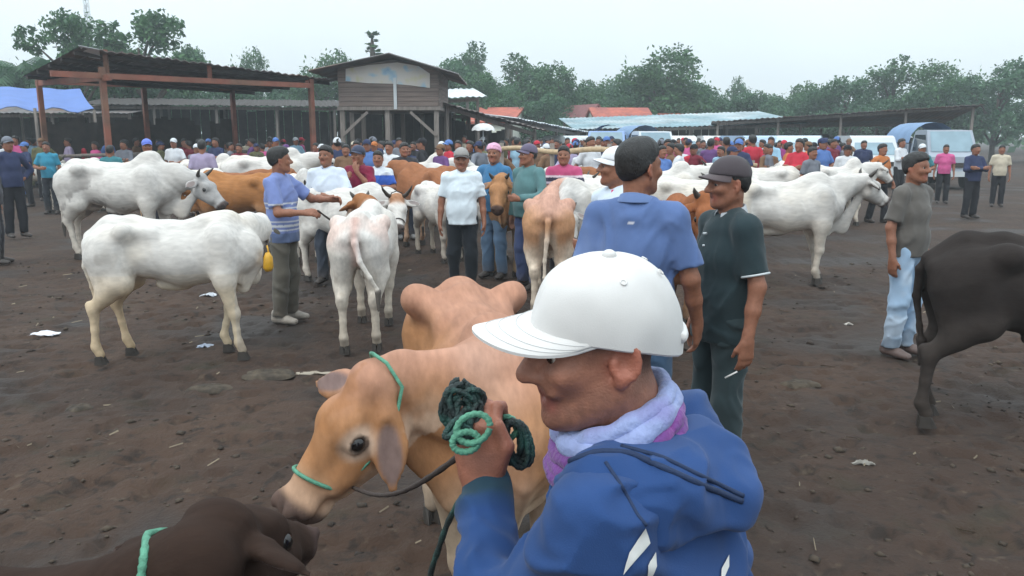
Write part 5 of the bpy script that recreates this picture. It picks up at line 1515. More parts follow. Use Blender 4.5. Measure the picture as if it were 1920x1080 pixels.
pg = cow_at(572, 12.0, -78, white_coat(grey=0.6, cream=0.25, dirt=0.4, seed=15.0), 'cream cow with grey face behind the man in the striped shirt', res=0.018, scale=1.05, hump=0.5, horns=0.06, poll=(0.95, 0.1, 1.1), hdir=(0.6, 0.3, -0.75))
pr = cow_at(802, 13.0, 128, brown_coat((0.30, 0.125, 0.06), belly=(0.50, 0.34, 0.24), seed=2.2), 'red brown cow beside the man in the black jacket', res=0.018, scale=1.1, hump=0.3, horns=0.0, thin=0.5)
pc = cow_at(826, 11.9, -62, white_coat(grey=0.4, dirt=0.5, cream=0.2, seed=18.0), 'white cow with grey legs behind the man in the white shirt', res=0.016, scale=0.92, hump=0.3, horns=0.05, poll=(0.95, 0.2, 0.98), hdir=(0.6, 0.5, -0.6))
pt = cow_at(952, 10.8, -95, brown_coat((0.38, 0.19, 0.09), belly=(0.52, 0.36, 0.22), seed=9.1), 'tan cow standing between the pink scarf man and the teal shirt man', res=0.016, scale=1.06, hump=0.4, horns=0.06)
for a in (
    (150, 19.5, 10, pw, 'white cow just right of the man in the turquoise shirt', 0.95),
    (70, 24.0, -20, pw, 'white cow far back left of the man in the turquoise shirt', 0.95),
    (220, 21.0, 170, pb, 'red brown cow behind the big white bull rump', 0.95),
    (395, 18.0, -20, pw, 'white cow behind the chestnut cow in the shed shade', 1.05),
    (355, 15.0, 160, pg, 'grey white cow behind the man in the blue cap', 1.0),
    (450, 15.2, 5, pr, 'dark brown cow behind the chestnut cow', 0.95),
    (560, 18.5, 150, pw, 'pale cow right of the red steel post', 1.05),
    (785, 17.5, 5, pw, 'white cow under the plank house', 1.05),
    (850, 16.0, 175, pg, 'cream cow behind the man in the white shirt', 1.0),
    (1100, 9.6, -120, pc, 'pale cow facing left of the man in the white hard cap', 1.06),
    (1135, 12.0, 20, pg, 'cream cow behind the white capped man in white shirt', 1.0),
    (1070, 13.5, 160, pw, 'white cow below the bamboo rail', 0.95),
    (1240, 14.5, 10, pw, 'white cow behind the head of the man in blue polo', 1.0),
    (1375, 13.5, 95, pg, 'cream cow seen end on left of the white bull', 1.0),
    (1470, 17.0, 80, pg, 'cream cow in the crowd above the white bull', 1.0),
    (1420, 16.0, 170, pw, 'white cow in the crowd beside the magenta shirted person', 1.0),
    (1570, 16.5, 15, pw, 'white cow right of the red shirted person', 1.0),
    (1010, 12.2, 30, pw, 'white cow behind the teal shirt shoulder', 0.95),
    (1165, 15.5, 150, pr, 'red brown cow behind the white cap of the man in white', 0.95),
    (1310, 12.0, -25, pg, 'cream cow just above the grey cap brim', 0.98),
    (1345, 16.5, 20, pc, 'white cow at the middle of the right crowd', 1.0),
    (300, 17.0, 200, pt, 'tan cow in the shed shade above the white bull hump', 0.95),
    (680, 15.0, -150, pt, 'tan cow between the maroon polo and the shed', 0.95),
    (735, 14.5, 60, pc, 'pale cow behind the boy in bright blue', 0.95)):
    herd(*a)

# ================================================================== people in the market
GM = 'men walking among the cattle'
def at(px, py_feet):
    return G(px, py_feet)
# --- man in blue polo, back to the camera
def polo_back(P):
    c = np.tile(np.array((0.095, 0.155, 0.33)), (len(P), 1)); n = fbm(P * 5, 3)
    c = lerp(c, (0.155, 0.225, 0.42), 0.8 * sstep(0.45, 0.65, n))
    tri = (np.abs(P[:, 1] + 0.01) + 2 * np.abs(P[:, 2] - 1.355) < 0.014) & (P[:, 0] < 0)
    c[tri] = (0.7, 0.7, 0.75)
    return c
p = U(1186, 700, 3.68)
make_person(p[:2], R_(62), 'heavy set man in faded blue polo shirt seen from behind', h=1.78, res=0.0085, shirt=(0.15, 0.23, 0.48), shirt_fn=polo_back, collar=(0.13, 0.20, 0.39), trousers=(0.045, 0.09, 0.16), fat=1.0,
            arms=('down', 'swing'), head_yaw=R_(-28), hair=True, group=GM, seed=1.0, wr=0.010)
# --- man in dark polo with cap, facing left, cigarette in hand
def dark_polo(P):
    c = np.tile(np.array((0.020, 0.036, 0.042)), (len(P), 1))
    return c
p = U(1352, 700, 3.95)
dpm, DH, DJ, Darm = make_person(p[:2], R_(196), 'man in dark green polo and grey cap holding a cigarette', h=1.69, res=0.0085, shirt_fn=dark_polo, collar=(0.42, 0.44, 0.47), trousers=(0.028, 0.045, 0.05), fat=1.0, hem=0.80,
            arms=('down', 'down'), head_yaw=R_(-4), head_pitch=R_(6), hat='cap', hat_col=(0.070, 0.058, 0.065), brim_col=np.array((0.10, 0.08, 0.085)), group=GM, seed=2.0, wr=0.010, tight=0.0)
for sh_, el_, w_ in Darm:
    ax_ = unit(el_ - sh_); c_ = sh_ + (el_ - sh_) * 0.79; x_ = unit(np.cross(ax_, (1, 0, 0))); y_ = np.cross(ax_, x_)
    MB().tube([c_ + (x_ * math.cos(t_) + y_ * math.sin(t_)) * 0.064 for t_ in np.linspace(0, 2 * math.pi, 25)], 0.0055, 6, False).build('sleeve_trim', M['tin_pale'], dpm, True)
MB().tube([Darm[0][2] + V(0.04, -0.01, -0.16), Darm[0][2] + V(0.09, -0.035, -0.195)], 0.0042, 8).build('cigarette', M['cap_white'], dpm, True)
for z in (1.34, 1.28, 1.22):
    b = MB().tube([DJ(0.118, 0.0, z), DJ(0.138, 0.0, z)], 0.006, 8).build('button', M['tin_pale'], dpm, True)
# --- man in a white cap and white shirt beyond the blue polo
p = U(1150, 600, 5.3)
make_person(p[:2], R_(-150), 'man in white cap and white shirt with pink neck scarf behind the blue polo', h=1.72, res=0.011, shirt=(0.62, 0.70, 0.80), collar=(0.55, 0.05, 0.16), trousers=(0.05, 0.06, 0.09), arms=('front', 'down'), head_yaw=R_(-25), hat='cap', hat_col=(0.74, 0.75, 0.78), group=GM, seed=3.0, sleeve='long')
# --- centre group
x, y = at(868, 553)
make_person((x, y), R_(-88), 'young man in plain white T-shirt and black trousers walking forward', h=1.66, res=0.010, shirt=(0.66, 0.74, 0.80), trousers=(0.014, 0.018, 0.024), arms=('down', 'down'), hat='cap', hat_col=(0.30, 0.29, 0.28), brim_col=np.array((0.06, 0.05, 0.05)), group=GM, seed=4.0, stride=0.05, head_pitch=R_(6), shoes=(0.22, 0.13, 0.10), fat=1.06, tight=1.0, hem=0.84)
x, y = at(928, 520)
make_person((x, y), R_(-120), 'man in pink head scarf and blue shirt behind the white T-shirt', h=1.70, res=0.011, shirt=(0.05, 0.17, 0.33), collar=True, trousers=(0.10, 0.17, 0.27), arms=('down', 'front'), hat='wrap', hat_col=(0.66, 0.36, 0.50), group=GM, seed=5.0, head_yaw=R_(15))
x, y = at(978, 540)
make_person((x + .08, y), R_(-135), 'man in teal shirt and blue jeans glancing left', h=1.70, res=0.011, shirt=(0.095, 0.20, 0.21), collar=(0.09, 0.19, 0.20), trousers=(0.06, 0.085, 0.19), arms=('front', 'down'), hat='cap', hat_col=(0.13, 0.11, 0.17), group=GM, seed=6.0, sleeve='long', head_yaw=R_(-20), fat=1.05)
def striped_pink(P):
    c = np.tile(np.array((0.035, 0.03, 0.055)), (len(P), 1)); z = P[:, 2]
    c[(z > 1.33)] = (0.45, 0.07, 0.17); c[(z > 1.30) & (z < 1.33)] = (0.6, 0.5, 0.55); c[(z > 1.22) & (z < 1.245)] = (0.5, 0.42, 0.5); return c
p = U(1056, 400, 10.5)
make_person(p[:2], R_(-100), 'man in navy shirt with pink striped shoulders below the bamboo rail', h=1.67, res=0.012, shirt_fn=striped_pink, trousers=(0.03, 0.035, 0.06), arms=('cross', 'cross'), group=GM, seed=7.0)
# --- man in blue striped shirt holding the cow's lead
def striped_blue(P):
    z = P[:, 2]; c = np.tile(np.array((0.17, 0.22, 0.45)), (len(P), 1))
    for z0 in (1.17, 1.125, 0.995, 0.955, 0.915): c[(z > z0) & (z < z0 + 0.018)] = (0.62, 0.64, 0.68)
    c[z < 0.90] = (0.11, 0.15, 0.27); return c
x, y = at(538, 602)
make_person((x, y), R_(-12), 'man in striped blue shirt and grey trousers reaching over the white cow', h=1.69, res=0.0105, shirt_fn=striped_blue, trousers=(0.125, 0.115, 0.095), arms=('reach', ((0.10, 0.25, 1.10), (0.32, 0.16, 1.10), (1, -0.2, 0), (0, -0.7, -0.7), (0, -0.5, 0.8), 0.9)), group=GM, seed=8.0, head_yaw=R_(35), shoes=(0.33, 0.29, 0.25), hem=0.80, fat=1.04)
# --- men behind the cows at centre left
p = U(616, 400, 9.9)
make_person(p[:2], R_(-95), 'man in white shirt looking on behind the rear view cow', h=1.68, res=0.012, shirt=(0.62, 0.68, 0.78), collar=(0.16, 0.2, 0.35), trousers=(0.04, 0.05, 0.07), arms=('front', 'down'), group=GM, seed=9.0, head_yaw=R_(-8), fat=1.08)
p = U(676, 400, 10.6)
make_person(p[:2], R_(-115), 'man in maroon polo and dark cap with hand at his mouth', h=1.67, res=0.012, shirt=(0.20, 0.014, 0.045), collar=True, trousers=(0.03, 0.03, 0.045), arms=('mouth', 'chest'), hat='cap', hat_col=(0.05, 0.06, 0.10), group=GM, seed=10.0, fat=1.05)
def blue_white(P):
    z = P[:, 2]; c = np.tile(np.array((0.035, 0.10, 0.42)), (len(P), 1)); c[(z > 1.33)] = (0.62, 0.66, 0.72); c[(z > 1.13) & (z < 1.16)] = (0.6, 0.55, 0.3); return c
p = U(712, 400, 12.0)
make_person(p[:2], R_(-90), 'boy in bright blue shirt with white yoke beside the maroon polo', h=1.58, res=0.014, shirt_fn=blue_white, trousers=(0.03, 0.04, 0.08), arms=('cross', 'front'), group=GM, seed=11.0)
x, y = at(762, 447)
make_person((x, y), R_(-75), 'man in black jacket and dark jeans standing alone at centre', h=1.68, res=0.013, shirt=(0.038, 0.036, 0.042), trousers=(0.035, 0.045, 0.07), arms=('front', 'down'), sleeve='long', group=GM, seed=12.0, head_yaw=R_(10), shoes=(0.2, 0.2, 0.2))
p = U(286, 400, 14.5)
make_person(p[:2], R_(-60), 'man in bright blue cap and black shirt behind the white bull', h=1.74, res=0.014, shirt=(0.020, 0.022, 0.026), trousers=(0.03, 0.03, 0.04), arms=('front', 'down'), hat='cap', hat_col=(0.14, 0.20, 0.62), group=GM, seed=13.0)
p = U(98, 380, 19.0)
make_person(p[:2], R_(-80), 'man in turquoise shirt and black trousers at the left', h=1.66, res=0.015, shirt=(0.035, 0.24, 0.36), trousers=(0.025, 0.028, 0.035), arms=('down', 'front'), group=GM, seed=14.0)
# --- person in pale jeans at right
def washed(P): return lerp(np.tile(np.array((0.33, 0.47, 0.64)), (len(P), 1)), (0.46, 0.57, 0.70), sstep(0.4, 0.65, fbm(P * 7, 3)))
x, y = at(1688, 664)
make_person((x - 0.02, y), R_(-55), 'person in pale washed jeans at the right edge', h=1.66, res=0.011, shirt=(0.12, 0.11, 0.10), trouser_fn=washed, arms=('down', 'down'), group=GM, seed=15.0, shoes=(0.13, 0.09, 0.08), hair=True)
# --- man cut by the left edge
p = U(-14, 400, 11.4)
make_person(p[:2], R_(20), 'man in dark jacket cut off by the left edge', h=1.68, res=0.013, shirt=(0.05, 0.045, 0.055), trousers=(0.035, 0.033, 0.04), arms=('down', 'down'), sleeve='long', group=GM, seed=16.0)

# --- the crowd further back: a few low detail figures, copied and dressed differently
CO = dict(white=(0.62, 0.64, 0.67), red=(0.50, 0.035, 0.06), pink=(0.55, 0.10, 0.26), magenta=(0.30, 0.05, 0.20), navy=(0.035, 0.045, 0.10), blue=(0.10, 0.19, 0.45), sky=(0.30, 0.48, 0.62), grey=(0.17, 0.18, 0.21),
          black=(0.022, 0.022, 0.026), brown=(0.19, 0.11, 0.065), maroon=(0.17, 0.025, 0.04), teal=(0.05, 0.19, 0.22), olive=(0.12, 0.12, 0.06), cream=(0.52, 0.46, 0.36), purple=(0.13, 0.06, 0.18), orange=(0.48, 0.17, 0.06), lilac=(0.34, 0.29, 0.42))
PROT = []
for i, (arms, hat, sl, st) in enumerate(((('down', 'down'), None, 'short', 0.0), (('front', 'down'), 'cap', 'short', 0.04), (('cross', 'cross'), None, 'long', 0.0), (('hip', 'down'), 'cap', 'long', 0.03), (('swing', 'back'), None, 'short', 0.12))):
    r, H, J, aj = make_person((0, 0), 0, 'x', h=1.65 + 0.02 * i, res=0.020, arms=arms, hat=hat, sleeve=sl, stride=st, seed=20.0 + i, wr=0.006)
    for ch in list(r.children):
        nm = ch.name.split('.')[0]
        if nm in ('shirt', 'trousers', 'cap'): ch.data.materials[0] = M['crowd_cloth']
        if nm == 'cap':
            for b in ch.children: b.data.materials[0] = M['crowd_cloth']
        if nm == 'body':
            for b in list(ch.children): bpy.data.objects.remove(b)
    PROT.append([r, False])
GC = 'crowd at the back of the market'
def crowd(px, Y, yaw, v, shirt, place, hat='black', trou='black', sc=1.0):
    pr = PROT[v]
    if not pr[1]: r = pr[0]; pr[1] = True
    else: r = copy_tree(pr[0])
    sc = sc * random.uniform(0.93, 1.05)
    p = U(px, 270, Y); r.location = (p[0], p[1], 0); r.rotation_euler = (0, 0, R_(yaw + random.uniform(-35, 35))); r.scale = (sc * random.uniform(0.96, 1.1), sc * random.uniform(0.96, 1.1), sc)
    hatw = ' and %s cap' % hat if v in (1, 3) else ''
    r['label'] = 'person in %s shirt%s %s' % (shirt, hatw, place); r['group'] = GC
    for ch in r.children:
        nm = ch.name.split('.')[0]
        if nm == 'shirt': ch.color = (*CO[shirt], 1)
        elif nm == 'trousers': ch.color = (*CO[trou], 1)
        elif nm == 'cap':
            ch.color = (*CO[hat], 1)
            for b in ch.children: b.color = (*CO[hat], 1)
for a in (
    # left edge and under the blue tarpaulin
    (14, 14.5, -60, 3, 'navy', 'near the left edge', 'grey'), (46, 21, -100, 1, 'navy', 'under the blue tarpaulin', 'blue'), (8, 24, -40, 0, 'white', 'at the far left under the tarpaulin'),
    (78, 23, -80, 3, 'olive', 'behind the turquoise shirted man', 'brown'), (128, 26, -120, 0, 'lilac', 'at the foot of the left shed post'), (26, 28, -70, 2, 'grey', 'deep under the blue tarpaulin'), (64, 29, 60, 4, 'sky', 'walking under the blue tarpaulin'), (205, 17.5, 80, 0, 'teal', 'bending behind the bull rump'),
    (178, 25, -90, 0, 'pink', 'left of the left shed post'), (232, 22.5, -70, 2, 'grey', 'beside the left shed post'), (255, 27, 30, 0, 'brown', 'inside the shed near the left post'), (298, 26, -90, 0, 'black', 'in the shade of the shed'),
    (326, 21.5, -110, 1, 'white', 'inside the shed behind the blue cap', 'white'), (345, 24.5, -60, 0, 'maroon', 'in the shed behind the grey cow'), (368, 20, -90, 3, 'grey', 'at the middle of the shed', 'white'), (378, 15.8, 95, 0, 'lilac', 'with back turned behind the bull head'),
    (405, 23, -80, 2, 'navy', 'right of the middle of the shed'), (448, 21, -95, 0, 'maroon', 'left of the white humped cow'), (480, 24, -60, 1, 'olive', 'behind the white humped cow', 'navy'), (536, 20.5, -100, 1, 'purple', 'just left of the right shed post', 'purple'), (505, 27, -90, 4, 'white', 'deep in the shed near the right post'), (425, 28, -90, 0, 'cream', 'deep in the middle of the shed'),
    # under the plank house
    (604, 18, -60, 0, 'orange', 'right of the right shed post'), (628, 19.5, -90, 2, 'maroon', 'left of the plank house stilts'), (648, 17.0, -80, 0, 'brown', 'behind the man in white shirt'), (664, 21, -110, 1, 'navy', 'under the plank house', 'cream'), (688, 17.5, -100, 1, 'blue', 'right behind the maroon polo', 'navy'),
    (702, 19.5, -70, 3, 'black', 'under the middle of the plank house', 'orange'), (730, 16.5, -90, 0, 'white', 'left of the man in the black jacket'), (748, 22, -90, 2, 'grey', 'deep under the plank house'), (640, 24, -90, 0, 'purple', 'behind the left stilt'), (775, 24, -90, 0, 'black', 'near the right stilt'),
    (828, 20, -90, 1, 'cream', 'left of the white parasol', 'white'), (882, 18.5, -90, 4, 'black', 'behind the pink scarf man'), (905, 22.5, -110, 0, 'olive', 'under the white parasol'), (938, 15.2, -100, 3, 'brown', 'right of the pink scarf', 'maroon'), (925, 25, -60, 1, 'grey', 'under the dark awning', 'pink'),
    # centre right
    (968, 24, -90, 0, 'white', 'above the teal shirted man'), (990, 27, -70, 2, 'pink', 'left part of the far crowd'), (1010, 25, -100, 1, 'sky', 'behind the bamboo rail', 'white'), (1026, 29, -80, 0, 'grey', 'far behind the bamboo rail'), (1044, 23, -90, 0, 'navy', 'behind the pink striped man'),
    (1064, 27, -110, 2, 'red', 'far behind the bamboo rail'), (1078, 22.5, -80, 1, 'red', 'near the end of the bamboo rail', 'red'), (1092, 30, -90, 0, 'white', 'in front of the blue truck'), (1106, 24, -60, 0, 'pink', 'in front of the blue truck'), (1122, 28, -100, 4, 'cream', 'in front of the blue truck'), (1132, 22, -90, 2, 'grey', 'left of the white cap'),
    (1090, 19, -95, 0, 'white', 'right below the bamboo rail end'), (1145, 31, -90, 0, 'maroon', 'above the white cap'),
    # right
    (1252, 17.5, -90, 0, 'pink', 'right of the blue polo man head'), (1262, 25, -70, 1, 'white', 'right of the blue polo man head', 'black'), (1278, 22, -100, 0, 'white', 'left of the grey cap'), (1300, 18.5, -90, 0, 'red', 'above the grey cap'), (1288, 29, -90, 2, 'black', 'behind the red shirt above the grey cap'), (1318, 25, -80, 4, 'grey', 'in the middle of the right crowd'),
    (1330, 21, -110, 0, 'grey', 'right of the red shirt above the grey cap'), (1344, 28, -90, 1, 'pink', 'in the middle of the right crowd', 'red'), (1362, 19.5, 100, 2, 'brown', 'left of the magenta shirted person'), (1386, 17.0, -20, 2, 'magenta', 'leaning over a cow at right'), (1378, 26, -90, 0, 'white', 'behind the magenta shirted person'), (1404, 24, -60, 3, 'cream', 'right of the magenta shirted person', 'brown'),
    (1310, 32, -90, 0, 'navy', 'far back in the right crowd'), (1272, 33, -90, 4, 'purple', 'far back in the right crowd'), (1352, 33, -90, 0, 'white', 'far back before the silver van'), (1240, 31, -90, 2, 'white', 'far back behind the blue polo man'), (1395, 31, -90, 1, 'sky', 'before the light blue van', 'white'),
    (1440, 19.0, 150, 0, 'grey', 'in front of the light blue van'), (1462, 26, -90, 2, 'blue', 'beside the pale blue van'), (1500, 16.2, -120, 2, 'red', 'at right before the pale blue van'), (1524, 15.6, -60, 0, 'grey', 'right of the red shirt at right'), (1542, 18.5, -90, 1, 'blue', 'right of the grey shirt at right', 'navy'),
    (1562, 22, -90, 0, 'maroon', 'right of the pale blue van'), (1590, 18, -120, 3, 'white', 'near the grey van', 'black'), (1620, 24, -80, 0, 'navy', 'near the grey van'), (1655, 17, -60, 4, 'orange', 'walking by the grey van'), (1690, 23, -90, 2, 'white', 'between grey van and slate truck'), (1730, 19, -100, 1, 'teal', 'before the slate grey truck', 'white'), (1775, 22, -90, 0, 'pink', 'before the slate grey truck'), (1830, 18, -110, 2, 'navy', 'at the right edge of the crowd'), (1880, 21, -90, 0, 'cream', 'at the right edge of the crowd')):
    crowd(*a)

# more of the crowd, filling the gaps between the cattle; no shirt and cap pair twice in one place
ZONES = (((0, 250), (24, 33), 'between the blue tarpaulin and the left shed post', 12), ((250, 580), (22, 34), 'in the deep shade under the big shed roof', 20), ((590, 800), (17, 27), 'in the throng below the plank house', 16), ((820, 1010), (17, 30), 'in front of the dark tin awning', 14),
         ((1000, 1160), (17, 34), 'in the throng before the blue truck', 20), ((1220, 1400), (15, 34), 'in the throng behind the grey cap', 26), ((1400, 1600), (18, 32), 'in the throng around the pale blue van', 18))
_rz = random.Random(42)
for (x0, x1), (y0, y1), place, cnt in ZONES:
    used = set(); k = 0
    while k < cnt:
        v = _rz.randrange(5); sh = _rz.choice(list(CO)); ht = _rz.choice(('black', 'white', 'navy', 'red', 'brown', 'grey', 'blue')) if v in (1, 3) else ''
        if (sh, ht) in used: continue
        used.add((sh, ht)); tr_ = _rz.choice(('black', 'navy', 'grey', 'brown', 'blue', 'olive'))
        crowd(x0 + (x1 - x0) * (k + _rz.random()) / cnt, y0 + (y1 - y0) * _rz.random(), _rz.uniform(-180, 180), v, sh, place, ht or 'black', tr_)
        k += 1

# ================================================================== the man in the white cap, close to the camera
def proj(P):
    P = np.asarray(P, float) - np.array((0, 0, CAM_H)); c, s = math.cos(PITCH), math.sin(PITCH)
    dep = P[:, 1] * c - P[:, 2] * s; up = P[:, 1] * s + P[:, 2] * c
    return np.stack([960 + FOC * P[:, 0] / dep, 540 - FOC * up / dep, dep], 1)
MAN = V(0.19, 1.14, 0)
man = empty('person', MAN)
tag(man, 'man in white cap and blue hooded jacket holding a coiled rope', 'person', 'men walking among the cattle')
f = unit((-0.86, 0.51, 0)); Lf = V(-f[1], f[0], 0); zz = V(0, 0, 1)
def W(p): return V(*p) - MAN                       # world -> the man's frame
C0 = V(0.195, 1.14, 0)
hc = U(1116, 646, 1.15)
hx = unit((-0.96, -0.24, -0.13)); hy = unit(np.cross(zz, hx)); hz = np.cross(hx, hy)
hy = unit(hy + 0.03 * hz); hz = np.cross(hx, hy)
HS = 0.985
skin = np.array((0.31, 0.135, 0.088))
sL, sR = C0 + Lf * 0.165 + V(0, 0, 1.295), C0 - Lf * 0.170 + V(0, 0, 1.305)
eL, wL = V(-0.022, 1.050, 1.075), V(-0.050, 1.255, 1.225)
eR, wR = V(0.36, 1.36, 1.05), V(0.22, 1.50, 0.95)
s = Solid()
s.cone(W(C0 + V(0, 0, 1.22)), W(C0 + V(0, 0, 1.0)), 0.09, 0.10, skin, 0.04, Lf, 1.3)
s.cone(W(C0 + V(0, 0, 1.0)), W(C0 + V(0, 0, 0.88)), 0.10, 0.10, skin, 0.04, Lf, 1.3)
for e in (1, -1):
    s.cone(W(C0 + Lf * e * 0.04 + V(0, 0, 1.31)), W(C0 + Lf * e * 0.14 + V(0, 0, 1.27)), 0.040, 0.042, skin, 0.03)
    s.chain([(W(C0 + Lf * e * 0.09 + V(0, 0, 0.85)), 0.085), (W(C0 + Lf * e * 0.10 + f * 0.02 + V(0, 0, 0.46)), 0.055), (W(C0 + Lf * e * 0.10 + V(0, 0, 0.09)), 0.037)], skin, 0.03)
    s.cone(W(C0 + Lf * e * 0.10 + V(0, 0, 0.04)), W(C0 + Lf * e * 0.11 + f * 0.15 + V(0, 0, 0.03)), 0.033, 0.027, skin, 0.02)
s.cone(W(C0 + f * 0.0 + V(0, 0, 1.33)), W(hc - hx * 0.022 - hz * 0.05), 0.060, 0.056, skin, 0.03)
HH = add_head(s, W(hc), hx, hy, hz, HS, skin, stubble=0.12)
for e in (1, -1):      # fuller ear with rim and lobe
    Re = np.array([unit(hx - hy * e * 0.35), unit(hy * e + hx * 0.35), hz])
    earc = skin * np.array((1.18, 0.95, 0.95))
    for t0, t1 in zip(np.linspace(-0.6, 3.9, 9)[:-1], np.linspace(-0.6, 3.9, 9)[1:]):
        q = lambda t: HH(-0.015, e * 0.085, -0.011) + (Re[0] * -0.018 * math.sin(t) + Re[2] * (0.026 * math.cos(t) + 0.003) + Re[1] * 0.004) * HS
        s.cone(q(t0), q(t1), 0.0048, 0.0048, earc, 0.004)
    s.ell(HH(-0.006, e * 0.083, -0.036), (0.009, 0.007, 0.011), earc, 0.008, Re)
    s.cone(HH(0.002, e * 0.079, -0.020), HH(0.003, e * 0.081, -0.008), 0.007, 0.006, earc, 0.006)
    s.cone(HH(0.083, e * 0.036, -0.050), HH(0.092, e * 0.018, -0.028), 0.006, 0.005, skin, 0.016)   # fold beside the mouth
for a, b, ra, rb in ((sL - V(0, 0, 0.02), eL, 0.042, 0.040), (eL, eL * 0.5 + wL * 0.5, 0.042, 0.037), (eL * 0.5 + wL * 0.5, wL, 0.037, 0.027), (sR - V(0, 0, 0.02), eR, 0.042, 0.040), (eR, wR, 0.04, 0.027)):
    s.cone(W(a), W(b), ra, rb, skin, 0.03)
hd = unit((-0.10, 0.03, 1.0)); pn = unit((0.25, 0.96, 0.0)); th = unit((0.96, -0.25, 0.05))
add_hand(s, W(wL + hd * 0.005), hd, pn, th, 1.55, skin * np.array((1.0, 0.9, 0.88)), 1.12, thumb=(hd * 0.85 + th * 0.5 - pn * 0.15, hd * 1.0 - th * 0.28))
add_hand(s, W(wR), unit((-0.4, 0.5, -0.6)), unit((-0.5, -0.5, 0)), unit((-0.3, 0.3, 0.8)), 0.6, skin, 1.08)
P, Q = s.surface(0.0052)
C = s.colours(P, 0.004)
hl = (P - W(hc)) @ np.array([hx, hy, hz]).T / HS
n1, n2 = fbm(P * 40, 3), fbm(P * 120, 2)
C = C * (0.86 + 0.28 * n1[:, None])
near = np.linalg.norm(hl, axis=1) < 0.17
hairm = near * sstep(0.0, 0.028, hl[:, 2] + 0.35 * (-0.012 - hl[:, 0]) * (hl[:, 0] < 0.0) - 0.9 * np.maximum(hl[:, 0] - 0.035, 0) + 0.006 * (n2 - 0.5)) * sstep(0.060, 0.045, hl[:, 0]) * (np.abs(hl[:, 1]) < 0.082)
C = lerp(C, (0.050, 0.043, 0.042), 0.80 * hairm)
bh = near * sstep(-0.025, -0.05, hl[:, 0]) * sstep(-0.06, -0.03, hl[:, 2]) * (np.abs(hl[:, 1]) < 0.078)
C = lerp(C, (0.055, 0.046, 0.043), 0.7 * bh)
brow = near * sstep(0.010, 0.004, np.abs(hl[:, 2] - 0.030 + 0.10 * np.abs(np.abs(hl[:, 1]) - 0.03))) * (hl[:, 0] > 0.055) * (np.abs(hl[:, 1]) > 0.012) * (np.abs(hl[:, 1]) < 0.052)
C = lerp(C, (0.015, 0.012, 0.011), 0.85 * brow)
beard = near * sstep(-0.035, -0.06, hl[:, 2]) * sstep(0.4, 0.6, n2 + 0.1)
C = lerp(C, (0.06, 0.04, 0.035), 0.22 * beard)
body = obj('body', np_mesh('person_body', P, Q, True, M['skin'], C), man)
for e in (1, -1):
    eo = obj('eye', EYE_MAN, body, HH(0.0745, e * 0.033, 0.003), 0, HS)
    eo.rotation_euler = (0, math.atan2(-hx[2], math.hypot(hx[0], hx[1])), math.atan2(hx[1], hx[0]))
# thumb nail
# ---- jacket
M['jacket'] = mat('jacket', None, 0.85, 0.10, 14.0, 0.12, 500.0, attr=True, spec=0.2, sheen=0.1)
JB = np.array((0.021, 0.058, 0.175)); JD = np.array((0.012, 0.030, 0.085))
t = Solid(); c0 = (0, 0, 0)
t.cone(W(C0 + V(0, 0, 1.24)), W(C0 - f * 0.005 + V(0, 0, 1.12)), 0.120, 0.138, c0, 0.06, Lf, 1.28)
t.cone(W(C0 - f * 0.005 + V(0, 0, 1.12)), W(C0 + V(0, 0, 0.78)), 0.138, 0.150, c0, 0.06, Lf, 1.25)
for a, e in ((sL, 1), (sR, -1)):
    t.cone(W(C0 - f * 0.01 + Lf * e * 0.05 + V(0, 0, 1.305)), W(a - V(0, 0, 0.012)), 0.046, 0.056, c0, 0.06)
t.cone(W(sL - V(0, 0, 0.012)), W(eL), 0.060, 0.054, c0, 0.05); t.cone(W(eL), W(eL + (wL - eL) * 0.80), 0.054, 0.043, c0, 0.04)
t.cone(W(eL + (wL - eL) * 0.82), W(wL + (wL - eL) * 0.05), 0.041, 0.037, (0, 1, 0), 0.010, cutb=True)
t.cone(W(sR), W(eR), 0.070, 0.060, c0, 0.05); t.cone(W(eR), W(eR + (wR - eR) * 0.9), 0.060, 0.042, c0, 0.04, cutb=True)
P, Q = t.surface(0.0068, cut=[((0, 0, -1), -0.78)], wrinkle=wrinkles(0.018, 8.5, 3.0, 0.75))
JP, JQ = P, Q
C = t.colours(P)
col = np.tile(JB, (len(P), 1)) * (0.9 + 0.2 * fbm(P * 8, 3)[:, None])
col = lerp(col, (0.020, 0.050, 0.075), sstep(0.3, 0.7, C[:, 1]))
obj('jacket', np_mesh('jacket', P, Q, True, M['jacket'], col), man)
# ---- hood lying on the back
h = Solid()
A_ = W(U(1052, 905, 1.07)); A2 = W(U(1128, 902, 1.03)); B_ = W(U(1275, 828, 1.15)); T_ = W(U(1385, 930, 1.08)); B2 = W(U(1325, 868, 1.15)); M_ = W(U(1210, 962, 1.0)); Md = W(U(1232, 905, 1.06))
h.cone(A_, A2, 0.018, 0.024, c0, 0.05); h.cone(A2, M_, 0.024, 0.022, c0, 0.07); h.cone(A2, Md, 0.026, 0.032, c0, 0.07)
h.cone(Md, T_, 0.032, 0.016, c0, 0.07); h.cone(M_, T_, 0.022, 0.014, c0, 0.07); h.cone(B_, B2, 0.020, 0.022, c0, 0.06); h.cone(B2, T_, 0.022, 0.014, c0, 0.06); h.cone(A2, B_, 0.020, 0.018, c0, 0.06); h.cone(Md, B2, 0.030, 0.024, c0, 0.07)
P, Q = h.surface(0.0055, wrinkle=wrinkles(0.012, 9.0, 5.0, 0.8))
col = np.tile(JB * 1.05, (len(P), 1)) * (0.9 + 0.2 * fbm(P * 8, 3)[:, None])
hood = obj('hood', np_mesh('hood', P, Q, True, M['jacket'], col), man)
from mathutils.bvhtree import BVHTree
